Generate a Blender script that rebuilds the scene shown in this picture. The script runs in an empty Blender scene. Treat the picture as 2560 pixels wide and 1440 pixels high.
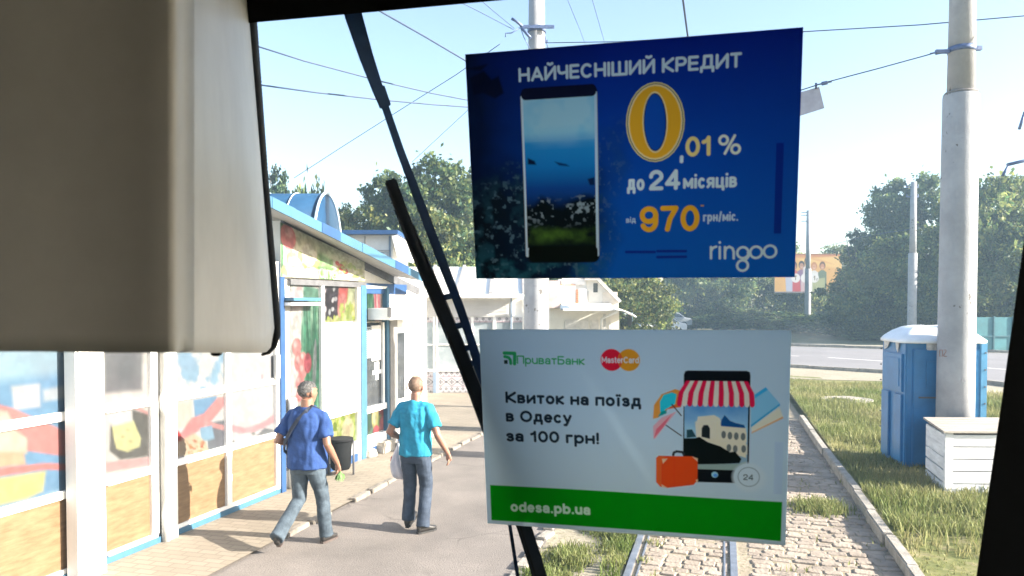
import bpy, bmesh, math, random
import numpy as np
from mathutils import Vector, Matrix, noise as mnoise
R = math.radians
rnd = random.Random(7)

# ------------------------------------------------------------------ camera, sky, sun, exposure
SC = bpy.context.scene
COL = SC.collection
F, HX, HY, CAMH = 1900.0, 1280.0, 755.0, 2.65      # focal length (px of the 2560 wide photo), horizon row, eye height
PITCH = R(1.5)
CY = HY + F * math.tan(PITCH)
cam = bpy.data.cameras.new('camera')
cam.sensor_width = 36
cam.lens = 36 * F / 2560
cam.shift_y = (CY - 720) / 2560
cam.clip_start, cam.clip_end = 0.02, 3000
cam.dof.use_dof = True
cam.dof.focus_distance = 4.0
cam.dof.aperture_fstop = 13
camo = bpy.data.objects.new('camera', cam)
COL.objects.link(camo)
camo.location = (0, 0, CAMH)
camo.rotation_euler = (R(90) - PITCH, 0, 0)
SC.camera = camo

SUN_AZ, SUN_EL = R(103), R(23)                       # azimuth clockwise from the viewing axis (+Y)
W = bpy.data.worlds.new('World')
SC.world = W
W.use_nodes = True
nt = W.node_tree
bgn = nt.nodes['Background']
sky = nt.nodes.new('ShaderNodeTexSky')
sky.sky_type = 'NISHITA'
sky.sun_disc = False
sky.sun_elevation = SUN_EL
sky.sun_rotation = SUN_AZ
sky.air_density, sky.dust_density, sky.ozone_density = 1.0, 1.6, 1.0
nt.links.new(sky.outputs[0], bgn.inputs[0])
bgn.inputs[1].default_value = 0.09
sl = bpy.data.lights.new('sun', 'SUN')
sl.energy, sl.angle, sl.color = 5.0, R(0.5), (1.0, 0.93, 0.82)
so = bpy.data.objects.new('sun', sl)
COL.objects.link(so)
sdir = Vector((math.sin(SUN_AZ) * math.cos(SUN_EL), math.cos(SUN_AZ) * math.cos(SUN_EL), math.sin(SUN_EL)))
so.rotation_euler = sdir.to_track_quat('Z', 'Y').to_euler()
so.location = sdir * 60
SC.view_settings.view_transform = 'Standard'
SC.view_settings.look = 'None'
SC.view_settings.gamma = 1
SC.view_settings.use_curve_mapping = False
SC.view_settings.exposure = 2.1
SC.cycles.transparent_max_bounces = 16
SC.cycles.max_bounces = 8
SC.cycles.use_denoising = True

# ------------------------------------------------------------------ where a point of the photo lies in the place
_c, _s = math.cos(PITCH), math.sin(PITCH)
def ray(px, py):
    a, b = (px - HX) / F, -(py - CY) / F
    return Vector((a, _c + b * _s, -_s + b * _c))
EYE = Vector((0, 0, CAMH))
def at(px, py, Y):
    r = ray(px, py); return EYE + r * (Y / r.y)
def gr(px, py, z=0.0):
    r = ray(px, py); return EYE + r * ((z - CAMH) / r.z)
WN = Vector((math.sin(R(14)) * math.cos(R(9)), math.cos(R(14)) * math.cos(R(9)), math.sin(R(9))))   # windscreen normal, outwards
WP = at(1580, 760, 1.0)
def ws(px, py, off=0.0):
    r = ray(px, py); return EYE + r * (((WP + WN * off) - EYE).dot(WN) / r.dot(WN))
YAW = R(15.5)                                        # the track's direction
FU = Vector((math.sin(R(17)), math.cos(R(17)), 0))   # along the kiosk fronts
FN = Vector((math.cos(R(17)), -math.sin(R(17)), 0))  # out of them
F0 = Vector((-3.77, 8.53, 0))
def fs(px, off=0.0):                                 # photo column -> metres along the kiosk fronts
    a = (px - HX) / F; o = F0 + FN * off
    return (a * o.y - o.x) / (FU.x - a * FU.y)
def fz(px, py, off=0.0):
    p = F0 + FN * off + FU * fs(px, off)
    return at(px, py, p.y).z

# ------------------------------------------------------------------ objects
def tag(o, label=None, cat=None, group=None, kind=None):
    if label: o['label'] = label
    if cat: o['category'] = cat
    if group: o['group'] = group
    if kind: o['kind'] = kind
    return o
def empty(name, loc=(0, 0, 0), rz=0.0, label=None, cat=None, group=None):
    o = bpy.data.objects.new(name, None); COL.objects.link(o)
    o.empty_display_size = 0.2
    o.location = loc; o.rotation_euler = (0, 0, rz)
    return tag(o, label, cat, group)
def link_mesh(name, me, mat, parent=None, loc=None, rz=None):
    o = bpy.data.objects.new(name, me); COL.objects.link(o)
    if mat is not None:
        me.materials.clear()
        for m in (mat if isinstance(mat, (list, tuple)) else [mat]): me.materials.append(m)
    if parent: o.parent = parent
    if loc is not None: o.location = loc
    if rz is not None: o.rotation_euler = (0, 0, rz)
    return o
def copy_tree(o, parent=None):
    c = o.copy(); COL.objects.link(c)
    if parent: c.parent = parent
    for ch in list(o.children): copy_tree(ch, c)
    return c

class MB:
    """collects vertices and faces of one mesh"""
    def __init__(s): s.v, s.f, s.m, s.sm = [], [], [], []
    def add(s, vs, fs_, mi=0, smooth=False):
        n = len(s.v); s.v += [tuple(v) for v in vs]
        for f in fs_:
            s.f.append(tuple(n + i for i in f)); s.m.append(mi); s.sm.append(smooth)
        return s
    def hexa(s, p, mi=0):                            # 8 corners: 4 below, 4 above
        return s.add(p, [(0, 3, 2, 1), (4, 5, 6, 7), (0, 1, 5, 4), (1, 2, 6, 5), (2, 3, 7, 6), (3, 0, 4, 7)], mi)
    def box(s, c, d, mi=0, rz=0.0, U=None, V=None):
        c = Vector(c); U = U or Vector((math.cos(rz), math.sin(rz), 0)); V = V or Vector((-math.sin(rz), math.cos(rz), 0))
        Wv = U.cross(V)
        a, b, e = U * d[0] / 2, V * d[1] / 2, Wv * d[2] / 2
        return s.hexa([c - a - b - e, c + a - b - e, c + a + b - e, c - a + b - e, c - a - b + e, c + a - b + e, c + a + b + e, c - a + b + e], mi)
    def tube(s, pts, r, n=10, mi=0, smooth=True, caps=True, ry=None):
        pts = [Vector(p) for p in pts]
        rs = r if isinstance(r, (list, tuple)) else [r] * len(pts)
        rings, up = [], None
        for i, p in enumerate(pts):
            t = (pts[min(i + 1, len(pts) - 1)] - pts[max(i - 1, 0)])
            if t.length < 1e-9: t = Vector((0, 0, 1))
            t.normalize()
            if up is None:
                up = Vector((0, 1, 0)) if abs(t.z) > .9 else Vector((0, 0, 1))
            x = up.cross(t)
            if x.length < 1e-6: x = Vector((1, 0, 0)).cross(t)
            x.normalize(); y = t.cross(x); up = y
            rr = rs[i]; a, b = rr if isinstance(rr, (tuple, list)) else (rr, rr)
            rings.append([p + x * a * math.cos(2 * math.pi * k / n) + y * b * math.sin(2 * math.pi * k / n) for k in range(n)])
        vs = [v for g in rings for v in g]; fc = []
        for i in range(len(rings) - 1):
            for k in range(n):
                fc.append((i * n + k, i * n + (k + 1) % n, (i + 1) * n + (k + 1) % n, (i + 1) * n + k))
        s.add(vs, fc, mi, smooth)
        if caps:
            N = len(s.v) - len(vs)
            s.f.append(tuple(N + k for k in reversed(range(n)))); s.m.append(mi); s.sm.append(False)
            s.f.append(tuple(N + (len(rings) - 1) * n + k for k in range(n))); s.m.append(mi); s.sm.append(False)
        return s
    def rings(s, rows, mi=0, smooth=True, caps=True):  # rows of equally many points, each row a closed ring
        n = len(rows[0]); fc = []
        for i in range(len(rows) - 1):
            for k in range(n): fc.append((i * n + k, i * n + (k + 1) % n, (i + 1) * n + (k + 1) % n, (i + 1) * n + k))
        if caps: fc += [tuple(reversed(range(n))), tuple((len(rows) - 1) * n + k for k in range(n))]
        return s.add([p for r in rows for p in r], fc, mi, smooth)
    def prism(s, poly, h0, h1, mi=0):                 # outline in x, y
        n = len(poly)
        vs = [(x, y, h0) for x, y in poly] + [(x, y, h1) for x, y in poly]
        return s.add(vs, [tuple(reversed(range(n))), tuple(range(n, 2 * n))] + [(k, (k + 1) % n, n + (k + 1) % n, n + k) for k in range(n)], mi)
    def extr(s, poly, d, mi=0):                       # any planar outline pushed along d
        n = len(poly); d = Vector(d); p = [Vector(q) for q in poly]
        return s.add(p + [q + d for q in p], [tuple(reversed(range(n))), tuple(range(n, 2 * n))] + [(k, (k + 1) % n, n + (k + 1) % n, n + k) for k in range(n)], mi)
    def ball(s, c, r, n=10, m=7, mi=0):
        r = r if isinstance(r, (tuple, list)) else (r, r, r)
        rows = []
        for i in range(m + 1):
            a = math.pi * (i + (.02 if i == 0 else -.02 if i == m else 0)) / m
            rows.append([(c[0] + r[0] * math.sin(a) * math.cos(2 * math.pi * k / n), c[1] + r[1] * math.sin(a) * math.sin(2 * math.pi * k / n), c[2] - r[2] * math.cos(a)) for k in range(n)])
        return s.rings(rows, mi)
    def mesh(s, name, bevel=0.0, weld=False):
        me = bpy.data.meshes.new(name)
        me.from_pydata(s.v, [], s.f)
        me.polygons.foreach_set('material_index', s.m)
        me.polygons.foreach_set('use_smooth', s.sm)
        bm = bmesh.new(); bm.from_mesh(me)
        if weld: bmesh.ops.remove_doubles(bm, verts=bm.verts, dist=1e-5)
        bmesh.ops.recalc_face_normals(bm, faces=bm.faces)
        if bevel:
            ed = [e for e in bm.edges if len(e.link_faces) == 2 and e.calc_face_angle(0) > .5 and not (e.link_faces[0].smooth and e.link_faces[1].smooth)]
            bmesh.ops.bevel(bm, geom=ed, offset=bevel, segments=2, affect='EDGES', clamp_overlap=True)
        bm.to_mesh(me); bm.free(); me.update()
        return me
    def build(s, name, mat, parent=None, bevel=0.0, loc=None, rz=None):
        return link_mesh(name, s.mesh(name, bevel), mat, parent, loc, rz)

# ------------------------------------------------------------------ materials
def lin(c):
    return tuple(((v / 255) / 12.92 if v <= 10.31 else (((v / 255) + .055) / 1.055) ** 2.4) for v in c)
_mats = {}
def M(name, col, rough=.6, var=.12, scale=6.0, bump=0.0, bscale=None, metal=0.0, col2=None, spec=.5, transl=0.0, stretch=None, detail=6, lo=.35, hi=.65):
    if name in _mats: return _mats[name]
    m = bpy.data.materials.new(name); m.use_nodes = True; _mats[name] = m
    n, l = m.node_tree.nodes, m.node_tree.links
    p = n['Principled BSDF']
    tc = n.new('ShaderNodeTexCoord'); src = tc.outputs['Object']
    if stretch:
        mp = n.new('ShaderNodeMapping'); mp.inputs['Scale'].default_value = stretch; l.new(src, mp.inputs[0]); src = mp.outputs[0]
    nz = n.new('ShaderNodeTexNoise'); nz.inputs['Scale'].default_value = scale; nz.inputs['Detail'].default_value = detail; nz.inputs['Roughness'].default_value = .65
    l.new(src, nz.inputs['Vector'])
    cr = n.new('ShaderNodeValToRGB')
    c2 = col2 or tuple(min(1, v * (1 + var)) for v in col)
    c1 = col if col2 else tuple(v * (1 - var) for v in col)
    cr.color_ramp.elements[0].position, cr.color_ramp.elements[1].position = lo, hi
    cr.color_ramp.elements[0].color = (*c1, 1); cr.color_ramp.elements[1].color = (*c2, 1)
    l.new(nz.outputs[0], cr.inputs[0]); l.new(cr.outputs[0], p.inputs['Base Color'])
    p.inputs['Roughness'].default_value = rough; p.inputs['Metallic'].default_value = metal
    p.inputs['Specular IOR Level'].default_value = spec
    if bump:
        nb = n.new('ShaderNodeTexNoise'); nb.inputs['Scale'].default_value = bscale or scale * 4; nb.inputs['Detail'].default_value = 8
        l.new(src, nb.inputs['Vector'])
        b = n.new('ShaderNodeBump'); b.inputs['Strength'].default_value = bump; b.inputs['Distance'].default_value = .02
        l.new(nb.outputs[0], b.inputs['Height']); l.new(b.outputs[0], p.inputs['Normal'])
    if transl: add_transl(m, cr.outputs[0], transl)
    return m
def add_transl(m, colsock, fac):
    n, l = m.node_tree.nodes, m.node_tree.links
    t = n.new('ShaderNodeBsdfTranslucent'); mx = n.new('ShaderNodeMixShader'); mx.inputs[0].default_value = fac
    l.new(colsock, t.inputs[0]); l.new(n['Principled BSDF'].outputs[0], mx.inputs[1]); l.new(t.outputs[0], mx.inputs[2])
    l.new(mx.outputs[0], n['Material Output'].inputs['Surface'])
def MC(name, rough=.5, transl=0.0, spec=.4, var=0.0, vs=3.0):      # printed sheet or leaf: colour kept per vertex
    m = bpy.data.materials.new(name); m.use_nodes = True
    n, l = m.node_tree.nodes, m.node_tree.links
    p = n['Principled BSDF']; p.inputs['Roughness'].default_value = rough; p.inputs['Specular IOR Level'].default_value = spec
    a = n.new('ShaderNodeAttribute'); a.attribute_name = 'Col'
    src = a.outputs['Color']
    if var:
        nz = n.new('ShaderNodeTexNoise'); nz.inputs['Scale'].default_value = vs; nz.inputs['Detail'].default_value = 4
        tc = n.new('ShaderNodeTexCoord'); l.new(tc.outputs['Object'], nz.inputs['Vector'])
        mr = n.new('ShaderNodeMapRange'); mr.inputs[3].default_value = 1 - var; mr.inputs[4].default_value = 1 + var; mr.inputs[1].default_value = .3; mr.inputs[2].default_value = .7
        l.new(nz.outputs[0], mr.inputs[0])
        vm = n.new('ShaderNodeVectorMath'); vm.operation = 'SCALE'; l.new(src, vm.inputs[0]); l.new(mr.outputs[0], vm.inputs['Scale']); src = vm.outputs[0]
    l.new(src, p.inputs['Base Color'])
    if transl: add_transl(m, src, transl)
    return m
def M_clear(name):
    m = bpy.data.materials.new(name); m.use_nodes = True
    n = m.node_tree.nodes; n.remove(n['Principled BSDF'])
    t = n.new('ShaderNodeBsdfTransparent'); m.node_tree.links.new(t.outputs[0], n['Material Output'].inputs['Surface'])
    return m

# ------------------------------------------------------------------ flat artwork: a small raster painter whose samples become the vertices of a printed sheet
def vnoise(h, w, sc, seed, octs=4):
    g = np.random.default_rng(seed); out = np.zeros((h, w)); amp, tot = 1.0, 0
    for o in range(octs):
        n = max(2, int(sc * 2 ** o)); m = max(2, int(n * w / h))
        a = g.random((n + 2, m + 2))
        y = np.linspace(0, n, h); x = np.linspace(0, m, w)
        yi = np.minimum(y.astype(int), n); xi = np.minimum(x.astype(int), m); fy = (y - yi)[:, None]; fx = (x - xi)[None]
        fy, fx = fy * fy * (3 - 2 * fy), fx * fx * (3 - 2 * fx)
        A = a[yi][:, xi]; B = a[yi][:, xi + 1]; C = a[yi + 1][:, xi]; D = a[yi + 1][:, xi + 1]
        out += amp * ((A * (1 - fx) + B * fx) * (1 - fy) + (C * (1 - fx) + D * fx) * fy); tot += amp; amp *= .55
    return out / tot
def arc(cx, cy, rx, ry, a0, a1, n=14):
    return [(cx + rx * math.cos(R(a0 + (a1 - a0) * i / n)), cy + ry * math.sin(R(a0 + (a1 - a0) * i / n))) for i in range(n + 1)]
class Art:
    """units of its own, y down, k samples per unit, colours linear"""
    def __init__(s, w, h, k, bg):
        s.w, s.h, s.k = w, h, k
        s.nx, s.ny = int(w * k) + 1, int(h * k) + 1
        s.im = np.zeros((s.ny, s.nx, 3)); s.im[:] = bg
        s.X, s.Y = np.meshgrid(np.linspace(0, w, s.nx), np.linspace(0, h, s.ny))
    def _win(s, x0, y0, x1, y1):
        k = s.k
        return slice(max(0, int(y0 * k) - 2), max(0, min(s.ny, int(y1 * k) + 3))), slice(max(0, int(x0 * k) - 2), max(0, min(s.nx, int(x1 * k) + 3)))
    def put(s, w, a, col):
        a = np.clip(a, 0, 1)[..., None]
        s.im[w] = s.im[w] * (1 - a) + (col if isinstance(col, np.ndarray) else np.array(col)) * a
    def sd_poly(s, w, P):
        X, Y = s.X[w], s.Y[w]; d = np.full(X.shape, 1e9); ins = np.zeros(X.shape, bool)
        for (x0, y0), (x1, y1) in zip(P, P[1:] + P[:1]):
            ex, ey = x1 - x0, y1 - y0; L = ex * ex + ey * ey + 1e-12
            t = np.clip(((X - x0) * ex + (Y - y0) * ey) / L, 0, 1)
            d = np.minimum(d, np.hypot(X - x0 - t * ex, Y - y0 - t * ey))
            if y0 != y1:
                ins ^= ((Y >= y0) != (Y >= y1)) & (X < x0 + (Y - y0) / (y1 - y0) * ex)
        return np.where(ins, -d, d)
    def poly(s, P, col, a=1.0, soft=0.0, tex=None):
        P = [tuple(p) for p in P]; xs, ys = [p[0] for p in P], [p[1] for p in P]
        w = s._win(min(xs) - soft, min(ys) - soft, max(xs) + soft, max(ys) + soft)
        if s.X[w].size == 0: return
        al = np.clip(.5 - s.sd_poly(w, P) / max(1 / s.k, soft), 0, 1) * a
        if tex is not None: al = al * tex[w]
        s.put(w, al, col)
    def rect(s, x0, y0, x1, y1, col, a=1.0, soft=0.0): s.poly([(x0, y0), (x1, y0), (x1, y1), (x0, y1)], col, a, soft)
    def ell(s, cx, cy, rx, ry, col, a=1.0, rot=0.0, soft=0.0):
        c, q = math.cos(R(rot)), math.sin(R(rot))
        s.poly([(cx + rx * math.cos(t) * c - ry * math.sin(t) * q, cy + rx * math.cos(t) * q + ry * math.sin(t) * c) for t in np.linspace(0, 2 * math.pi, 29)[:-1]], col, a, soft)
    def line(s, P, wd, col, a=1.0):
        xs, ys = [p[0] for p in P], [p[1] for p in P]
        w = s._win(min(xs) - wd, min(ys) - wd, max(xs) + wd, max(ys) + wd)
        X, Y = s.X[w], s.Y[w]
        if X.size == 0: return
        d = np.full(X.shape, 1e9)
        for (x0, y0), (x1, y1) in zip(P, P[1:]):
            ex, ey = x1 - x0, y1 - y0; L = ex * ex + ey * ey + 1e-12
            t = np.clip(((X - x0) * ex + (Y - y0) * ey) / L, 0, 1)
            d = np.minimum(d, np.hypot(X - x0 - t * ex, Y - y0 - t * ey))
        s.put(w, np.clip(.5 - (d - wd / 2) * s.k, 0, 1) * a, col)
    def text(s, st, x, y, h, col, wt=.17, x1=None, sx=1.0, slant=0.0, gap=.065, ang=0.0):
        """baseline starts at x, y; h = height of a capital; x1 = where the line ends"""
        adv = [(.33 if c == ' ' else GL[c][0] + gap) for c in st]
        if x1 is not None: sx = (x1 - x) / (h * (sum(adv) - gap))
        px = 0.0; ca, sa = math.cos(R(ang)), math.sin(R(ang))
        for c, ad in zip(st, adv):
            if c != ' ':
                for stk in GL[c][1]:
                    P = []
                    for (u, v) in stk:
                        # centre lines shrink so that the pen's edge meets the box of the letter
                        uu = (px + wt / sx / 2 + u * (GL[c][0] - wt / sx)) if GL[c][0] > wt / sx else px + GL[c][0] / 2
                        vv = v
                        dx, dy = (uu + slant * vv) * sx * h, -vv * h
                        P.append((x + dx * ca - dy * sa, y + dx * sa + dy * ca))
                    if len(P) == 1: P = P * 2
                    s.line(P, wt * h * (sx ** .5 if sx < 1 else 1), col)
            px += ad
    def sheet(s, name, mat, corner, parent=None, thick=None, warp=None):
        """corner(u, v) -> point; u, v in 0..1 from the upper left; the sheet gets a back and an edge of its own thickness"""
        nx, ny = s.nx, s.ny
        p00, p10, p01, p11 = [np.array(corner(a, b)) for a, b in ((0, 0), (1, 0), (0, 1), (1, 1))]
        u, v = np.meshgrid(np.linspace(0, 1, nx), np.linspace(0, 1, ny)); u, v = u[..., None], v[..., None]
        P = ((p00 * (1 - u) + p10 * u) * (1 - v) + (p01 * (1 - u) + p11 * u) * v)
        if warp: P = P + warp(u, v)
        P = P.reshape(-1, 3)
        i = (np.arange(ny - 1)[:, None] * nx + np.arange(nx - 1)[None]).reshape(-1)
        Fq = np.stack([i, i + nx, i + nx + 1, i + 1], 1)
        colr = s.im.reshape(-1, 3)
        if thick is not None:
            b = np.array([p00, p10, p11, p01]) + np.array(thick); n0 = len(P)
            P = np.vstack([P, b]); fr = [0, nx - 1, nx * ny - 1, nx * (ny - 1)]
            ex = [(n0, n0 + 1, n0 + 2, n0 + 3)] + [(fr[k], fr[(k + 1) % 4], n0 + (k + 1) % 4, n0 + k) for k in range(4)]
            Fq = np.vstack([Fq, np.array(ex)]); colr = np.vstack([colr, np.full((4, 3), .6)])
        me = bpy.data.meshes.new(name)
        me.vertices.add(len(P)); me.vertices.foreach_set('co', P.astype(np.float32).ravel())
        me.loops.add(Fq.size); me.loops.foreach_set('vertex_index', Fq.astype(np.int32).ravel())
        me.polygons.add(len(Fq)); me.polygons.foreach_set('loop_start', np.arange(0, Fq.size, 4, dtype=np.int32))
        me.update(calc_edges=True)
        at_ = me.color_attributes.new('Col', 'FLOAT_COLOR', 'POINT')
        at_.data.foreach_set('color', np.hstack([colr, np.ones((len(colr), 1))]).astype(np.float32).ravel())
        return link_mesh(name, me, mat, parent)

# a pen-stroke alphabet: width (capital height = 1), strokes with u in 0..1 across and v upwards (centre lines)
b_, t_, x_ = .085, .915, .66
def _O(top, n=22): return [arc(.5, (top + b_) / 2, .5, (top - b_) / 2, 90, 450, n)]
GL = {
 'Н': (.72, [[(0, b_), (0, t_)], [(1, b_), (1, t_)], [(0, .5), (1, .5)]]),
 'А': (.78, [[(0, b_), (.5, t_), (1, b_)], [(.18, .33), (.82, .33)]]),
 'И': (.74, [[(0, t_), (0, b_), (1, t_), (1, b_)]]),
 'Й': (.74, [[(0, t_), (0, b_), (1, t_), (1, b_)], [(.28, 1.17), (.5, 1.1), (.72, 1.17)]]),
 'Ч': (.68, [[(0, t_), (0, .62), (.15, .47), (.4, .43), (1, .5)], [(1, t_), (1, b_)]]),
 'Е': (.62, [[(1, t_), (0, t_), (0, b_), (1, b_)], [(0, .5), (.92, .5)]]),
 'С': (.76, [arc(.5, .5, .5, .415, 48, 312)]),
 'І': (.18, [[(.5, b_), (.5, t_)]]),
 'Ш': (.98, [[(0, t_), (0, b_), (1, b_), (1, t_)], [(.5, t_), (.5, b_)]]),
 'К': (.72, [[(0, b_), (0, t_)], [(1, t_), (.1, .48), (1, b_)]]),
 'Р': (.66, [[(0, b_), (0, t_), (.6, t_)] + arc(.6, .69, .4, .225, 90, -90, 8) + [(0, .465)]]),
 'Д': (.82, [[(.12, .16), (.24, .4), (.26, t_), (.86, t_), (.86, .16)], [(0, -.1), (0, .16), (1, .16), (1, -.1)]]),
 'Т': (.66, [[(0, t_), (1, t_)], [(.5, t_), (.5, b_)]]),
 'О': (.8, _O(t_)), '0': (.62, _O(t_)),
 'П': (.72, [[(0, b_), (0, t_), (1, t_), (1, b_)]]),
 'Б': (.66, [[(.9, t_), (0, t_), (0, b_), (.6, b_)] + arc(.6, .33, .4, .245, -90, 90, 8) + [(0, .575)]]),
 '1': (.42, [[(0, .7), (.55, .76), (.85, t_), (.85, b_)]]),
 '2': (.62, [[(0, .68)] + arc(.5, .68, .5, .235, 180, -25, 10) + [(.1, .2), (0, b_), (1, b_)]]),
 '4': (.66, [[(.78, b_), (.78, t_), (0, .3), (1, .3)]]),
 '7': (.6, [[(0, t_), (1, t_), (.55, .5), (.35, b_)]]),
 '9': (.62, [arc(.5, .66, .5, .255, 0, 360, 18), [(1, .66)] + arc(.5, .4, .5, .315, 0, -150, 10)]),
 '%': (1.0, [arc(.2, .72, .2, .2, 0, 360), arc(.8, .28, .2, .2, 0, 360), [(.28, b_), (.74, t_)]]),
 ',': (.2, [[(.5, .06), (.3, -.16)]]), '.': (.2, [[(.5, .085)]]), '/': (.4, [[(0, 0), (1, 1)]]),
 '!': (.2, [[(.5, t_), (.5, .36)], [(.5, .085)]]), '*': (.3, [[(.1, .8), (.9, .9)], [(.9, .8), (.1, .9)]]),
 'о': (.58, _O(x_)), 'o': (.58, _O(x_)),
 'д': (.62, [[(.12, .14), (.24, .3), (.26, x_), (.86, x_), (.86, .14)], [(0, -.12), (0, .14), (1, .14), (1, -.12)]]),
 'м': (.72, [[(0, b_), (0, x_), (.5, .2), (1, x_), (1, b_)]]),
 'і': (.18, [[(.5, b_), (.5, x_)], [(.5, .93)]]), 'i': (.18, [[(.5, b_), (.5, x_)], [(.5, .93)]]),
 'ї': (.3, [[(.5, b_), (.5, x_)], [(-.1, .93)], [(1.1, .93)]]),
 'с': (.54, [arc(.5, .37, .5, .29, 50, 310)]),
 'я': (.56, [[(1, b_), (1, x_), (.4, x_)] + arc(.4, .5, .4, .16, 90, 270, 8) + [(1, .34)], [(.5, .34), (0, b_)]]),
 'ц': (.62, [[(0, x_), (0, b_), (.86, b_), (.86, x_)], [(.86, b_), (1, b_), (1, -.12)]]),
 'в': (.54, [[(0, b_), (0, x_), (.55, x_)] + arc(.55, .52, .36, .135, 90, -90, 6) + [(0, .385)], [(.55, .385)] + arc(.58, .235, .42, .15, 90, -90, 6) + [(0, b_)]]),
 'г': (.44, [[(0, b_), (0, x_), (1, x_)]]),
 'р': (.6, [[(0, -.22), (0, x_)], arc(.5, .37, .5, .29, 0, 360, 18)]), 'p': (.6, [[(0, -.22), (0, x_)], arc(.5, .37, .5, .29, 0, 360, 18)]),
 'н': (.58, [[(0, b_), (0, x_)], [(1, b_), (1, x_)], [(0, .38), (1, .38)]]),
 'п': (.58, [[(0, b_), (0, x_), (1, x_), (1, b_)]]),
 'т': (.52, [[(0, x_), (1, x_)], [(.5, x_), (.5, b_)]]),
 'и': (.6, [[(0, x_), (0, b_), (1, x_), (1, b_)]]),
 'к': (.54, [[(0, b_), (0, x_)], [(1, x_), (.1, .37), (1, b_)]]),
 'а': (.54, [[(.06, .52)] + arc(.5, .5, .46, .16, 160, 0, 8) + [(.96, b_)], arc(.46, .24, .46, .155, 0, 360, 14)]),
 'з': (.5, [[(.02, .56)] + arc(.45, .52, .45, .14, 150, -70, 8) + [(.3, .385)], [(.45, .385)] + arc(.5, .235, .5, .15, 80, -150, 8)]),
 'у': (.56, [[(0, x_), (.5, .12)], [(1, x_), (.45, -.02), (.3, -.16), (.05, -.16)]]),
 'е': (.56, [[(.05, .38), (1, .38)] + arc(.5, .37, .5, .29, 0, 310, 14)]),
 'u': (.56, [[(0, x_), (0, .3)] + arc(.5, .3, .5, .215, 180, 360, 8), [(1, x_), (1, b_)]]),
 'n': (.56, [[(0, b_), (0, x_)], [(0, .42)] + arc(.5, .42, .5, .24, 180, 0, 8) + [(1, b_)]]),
 'r': (.36, [[(0, b_), (0, x_)], [(0, .42), (.4, .62), (1, x_)]]),
 'd': (.6, [[(1, b_), (1, t_)], arc(.5, .37, .5, .29, 0, 360, 18)]), 'b': (.6, [[(0, b_), (0, t_)], arc(.5, .37, .5, .29, 0, 360, 18)]),
 's': (.5, [arc(.5, .52, .45, .14, 30, 250, 8) + arc(.5, .235, .5, .15, 90, -150, 8)]),
 't': (.34, [[(.4, .86), (.4, .2), (.6, b_), (1, b_)], [(0, x_), (1, x_)]]),
 'M': (.86, [[(0, b_), (0, t_), (.5, .3), (1, t_), (1, b_)]]),
}
for a, b in zip('aecTC', 'аесТС'): GL[a] = GL[b]
GL['и̂'] = GL['и']

# ================================================================== the tram cab the picture is taken from
CYAW = R(14)
CU, CV = Vector((math.cos(CYAW), -math.sin(CYAW), 0)), Vector((math.sin(CYAW), math.cos(CYAW), 0))
def cabp(x, y, z): return Vector((0, 0, 0)) + CU * x + CV * y + Vector((0, 0, z))
black = M('black_trim', (.004, .0045, .005), .7, .2, 20, spec=.1)
cabgrey = M('cab_lining', (.07, .071, .072), .6, .1, 5)
rubber = M('black_rubber', (.016, .022, .032), .7, .2, 30)
cab = empty('tram_cab', (0, 0, .9), 0, 'dark tram cab interior framing the view with black header and slanted pillar', 'tram')
def cpart(name, mb, mat, bevel=0.0, parent=None):
    o = mb.build(name, mat, parent or cab, bevel)
    if not parent: o.location = -Vector((0, 0, .9))
    return o
def wsplate(poly, o0, o1):
    n = len(poly)                                     # the sides run along the line of sight
    return MB().add([ws(x, y, o0) for x, y in poly] + [ws(x, y, o1) for x, y in poly], [tuple(reversed(range(n))), tuple(range(n, 2 * n))] + [(k, (k + 1) % n, n + (k + 1) % n, n + k) for k in range(n)])
cpart('header', wsplate([(300, 86), (640, 56), (900, 33), (1250, 1), (1900, -62), (3300, -190), (3300, -1500), (300, -1500)], -.05, .11), black)  # outward depth is unseen, added to keep grazing sun off the posters
cpart('pillar', wsplate([(2640, -120), (2600, 300), (2561, 590), (2503, 1010), (2441, 1440), (2360, 1985), (3400, 2000), (3400, -180)], -.05, .11), black)  # made deep outwards, out of sight, to shade the posters
cpart('pillar', wsplate([(-1900, -1500), (-1900, 2000), (-700, 2000), (-700, -1500)], -.05, .03), black)
cpart('window_sill', wsplate([(-1900, 1990), (-1900, 3300), (3400, 3300), (3400, 1990)], -.05, .03), black)
# lining: floor, roof, side walls, rear bulkhead with a low opening added for light
XL, XR, YB, ZF, ZR = -1.55, .92, -1.9, .95, 3.3
def lining(name, quad, th):
    m = MB(); m.extr(quad, th); return cpart(name, m, cabgrey)
yf = 1.18
lining('floor_panel', [cabp(XL, YB, ZF), cabp(XR, YB, ZF), cabp(XR, yf, ZF), cabp(XL, yf, ZF)], Vector((0, 0, -.04)))
lining('roof_panel', [cabp(XL, YB, ZR), cabp(XR, YB, ZR), cabp(XR, yf, ZR), cabp(XL, yf, ZR)], Vector((0, 0, .04)))
def wallwith(name, A, B, z0, z1, holes, th):
    """wall from A to B (x, y of the cab), holes = (t0, t1, z0, z1)"""
    m = MB(); ts = sorted({0, 1, *[h[0] for h in holes], *[h[1] for h in holes]})
    for t0, t1 in zip(ts, ts[1:]):
        zs = [(z0, z1)]
        for h in holes:
            if h[0] <= t0 and h[1] >= t1: zs = [(z0, h[2]), (h[3], z1)]
        for a, b in zs:
            P = lambda t, z: cabp(A[0] + (B[0] - A[0]) * t, A[1] + (B[1] - A[1]) * t, z)
            m.extr([P(t0, a), P(t1, a), P(t1, b), P(t0, b)], th)
    return cpart(name, m, cabgrey)
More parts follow.
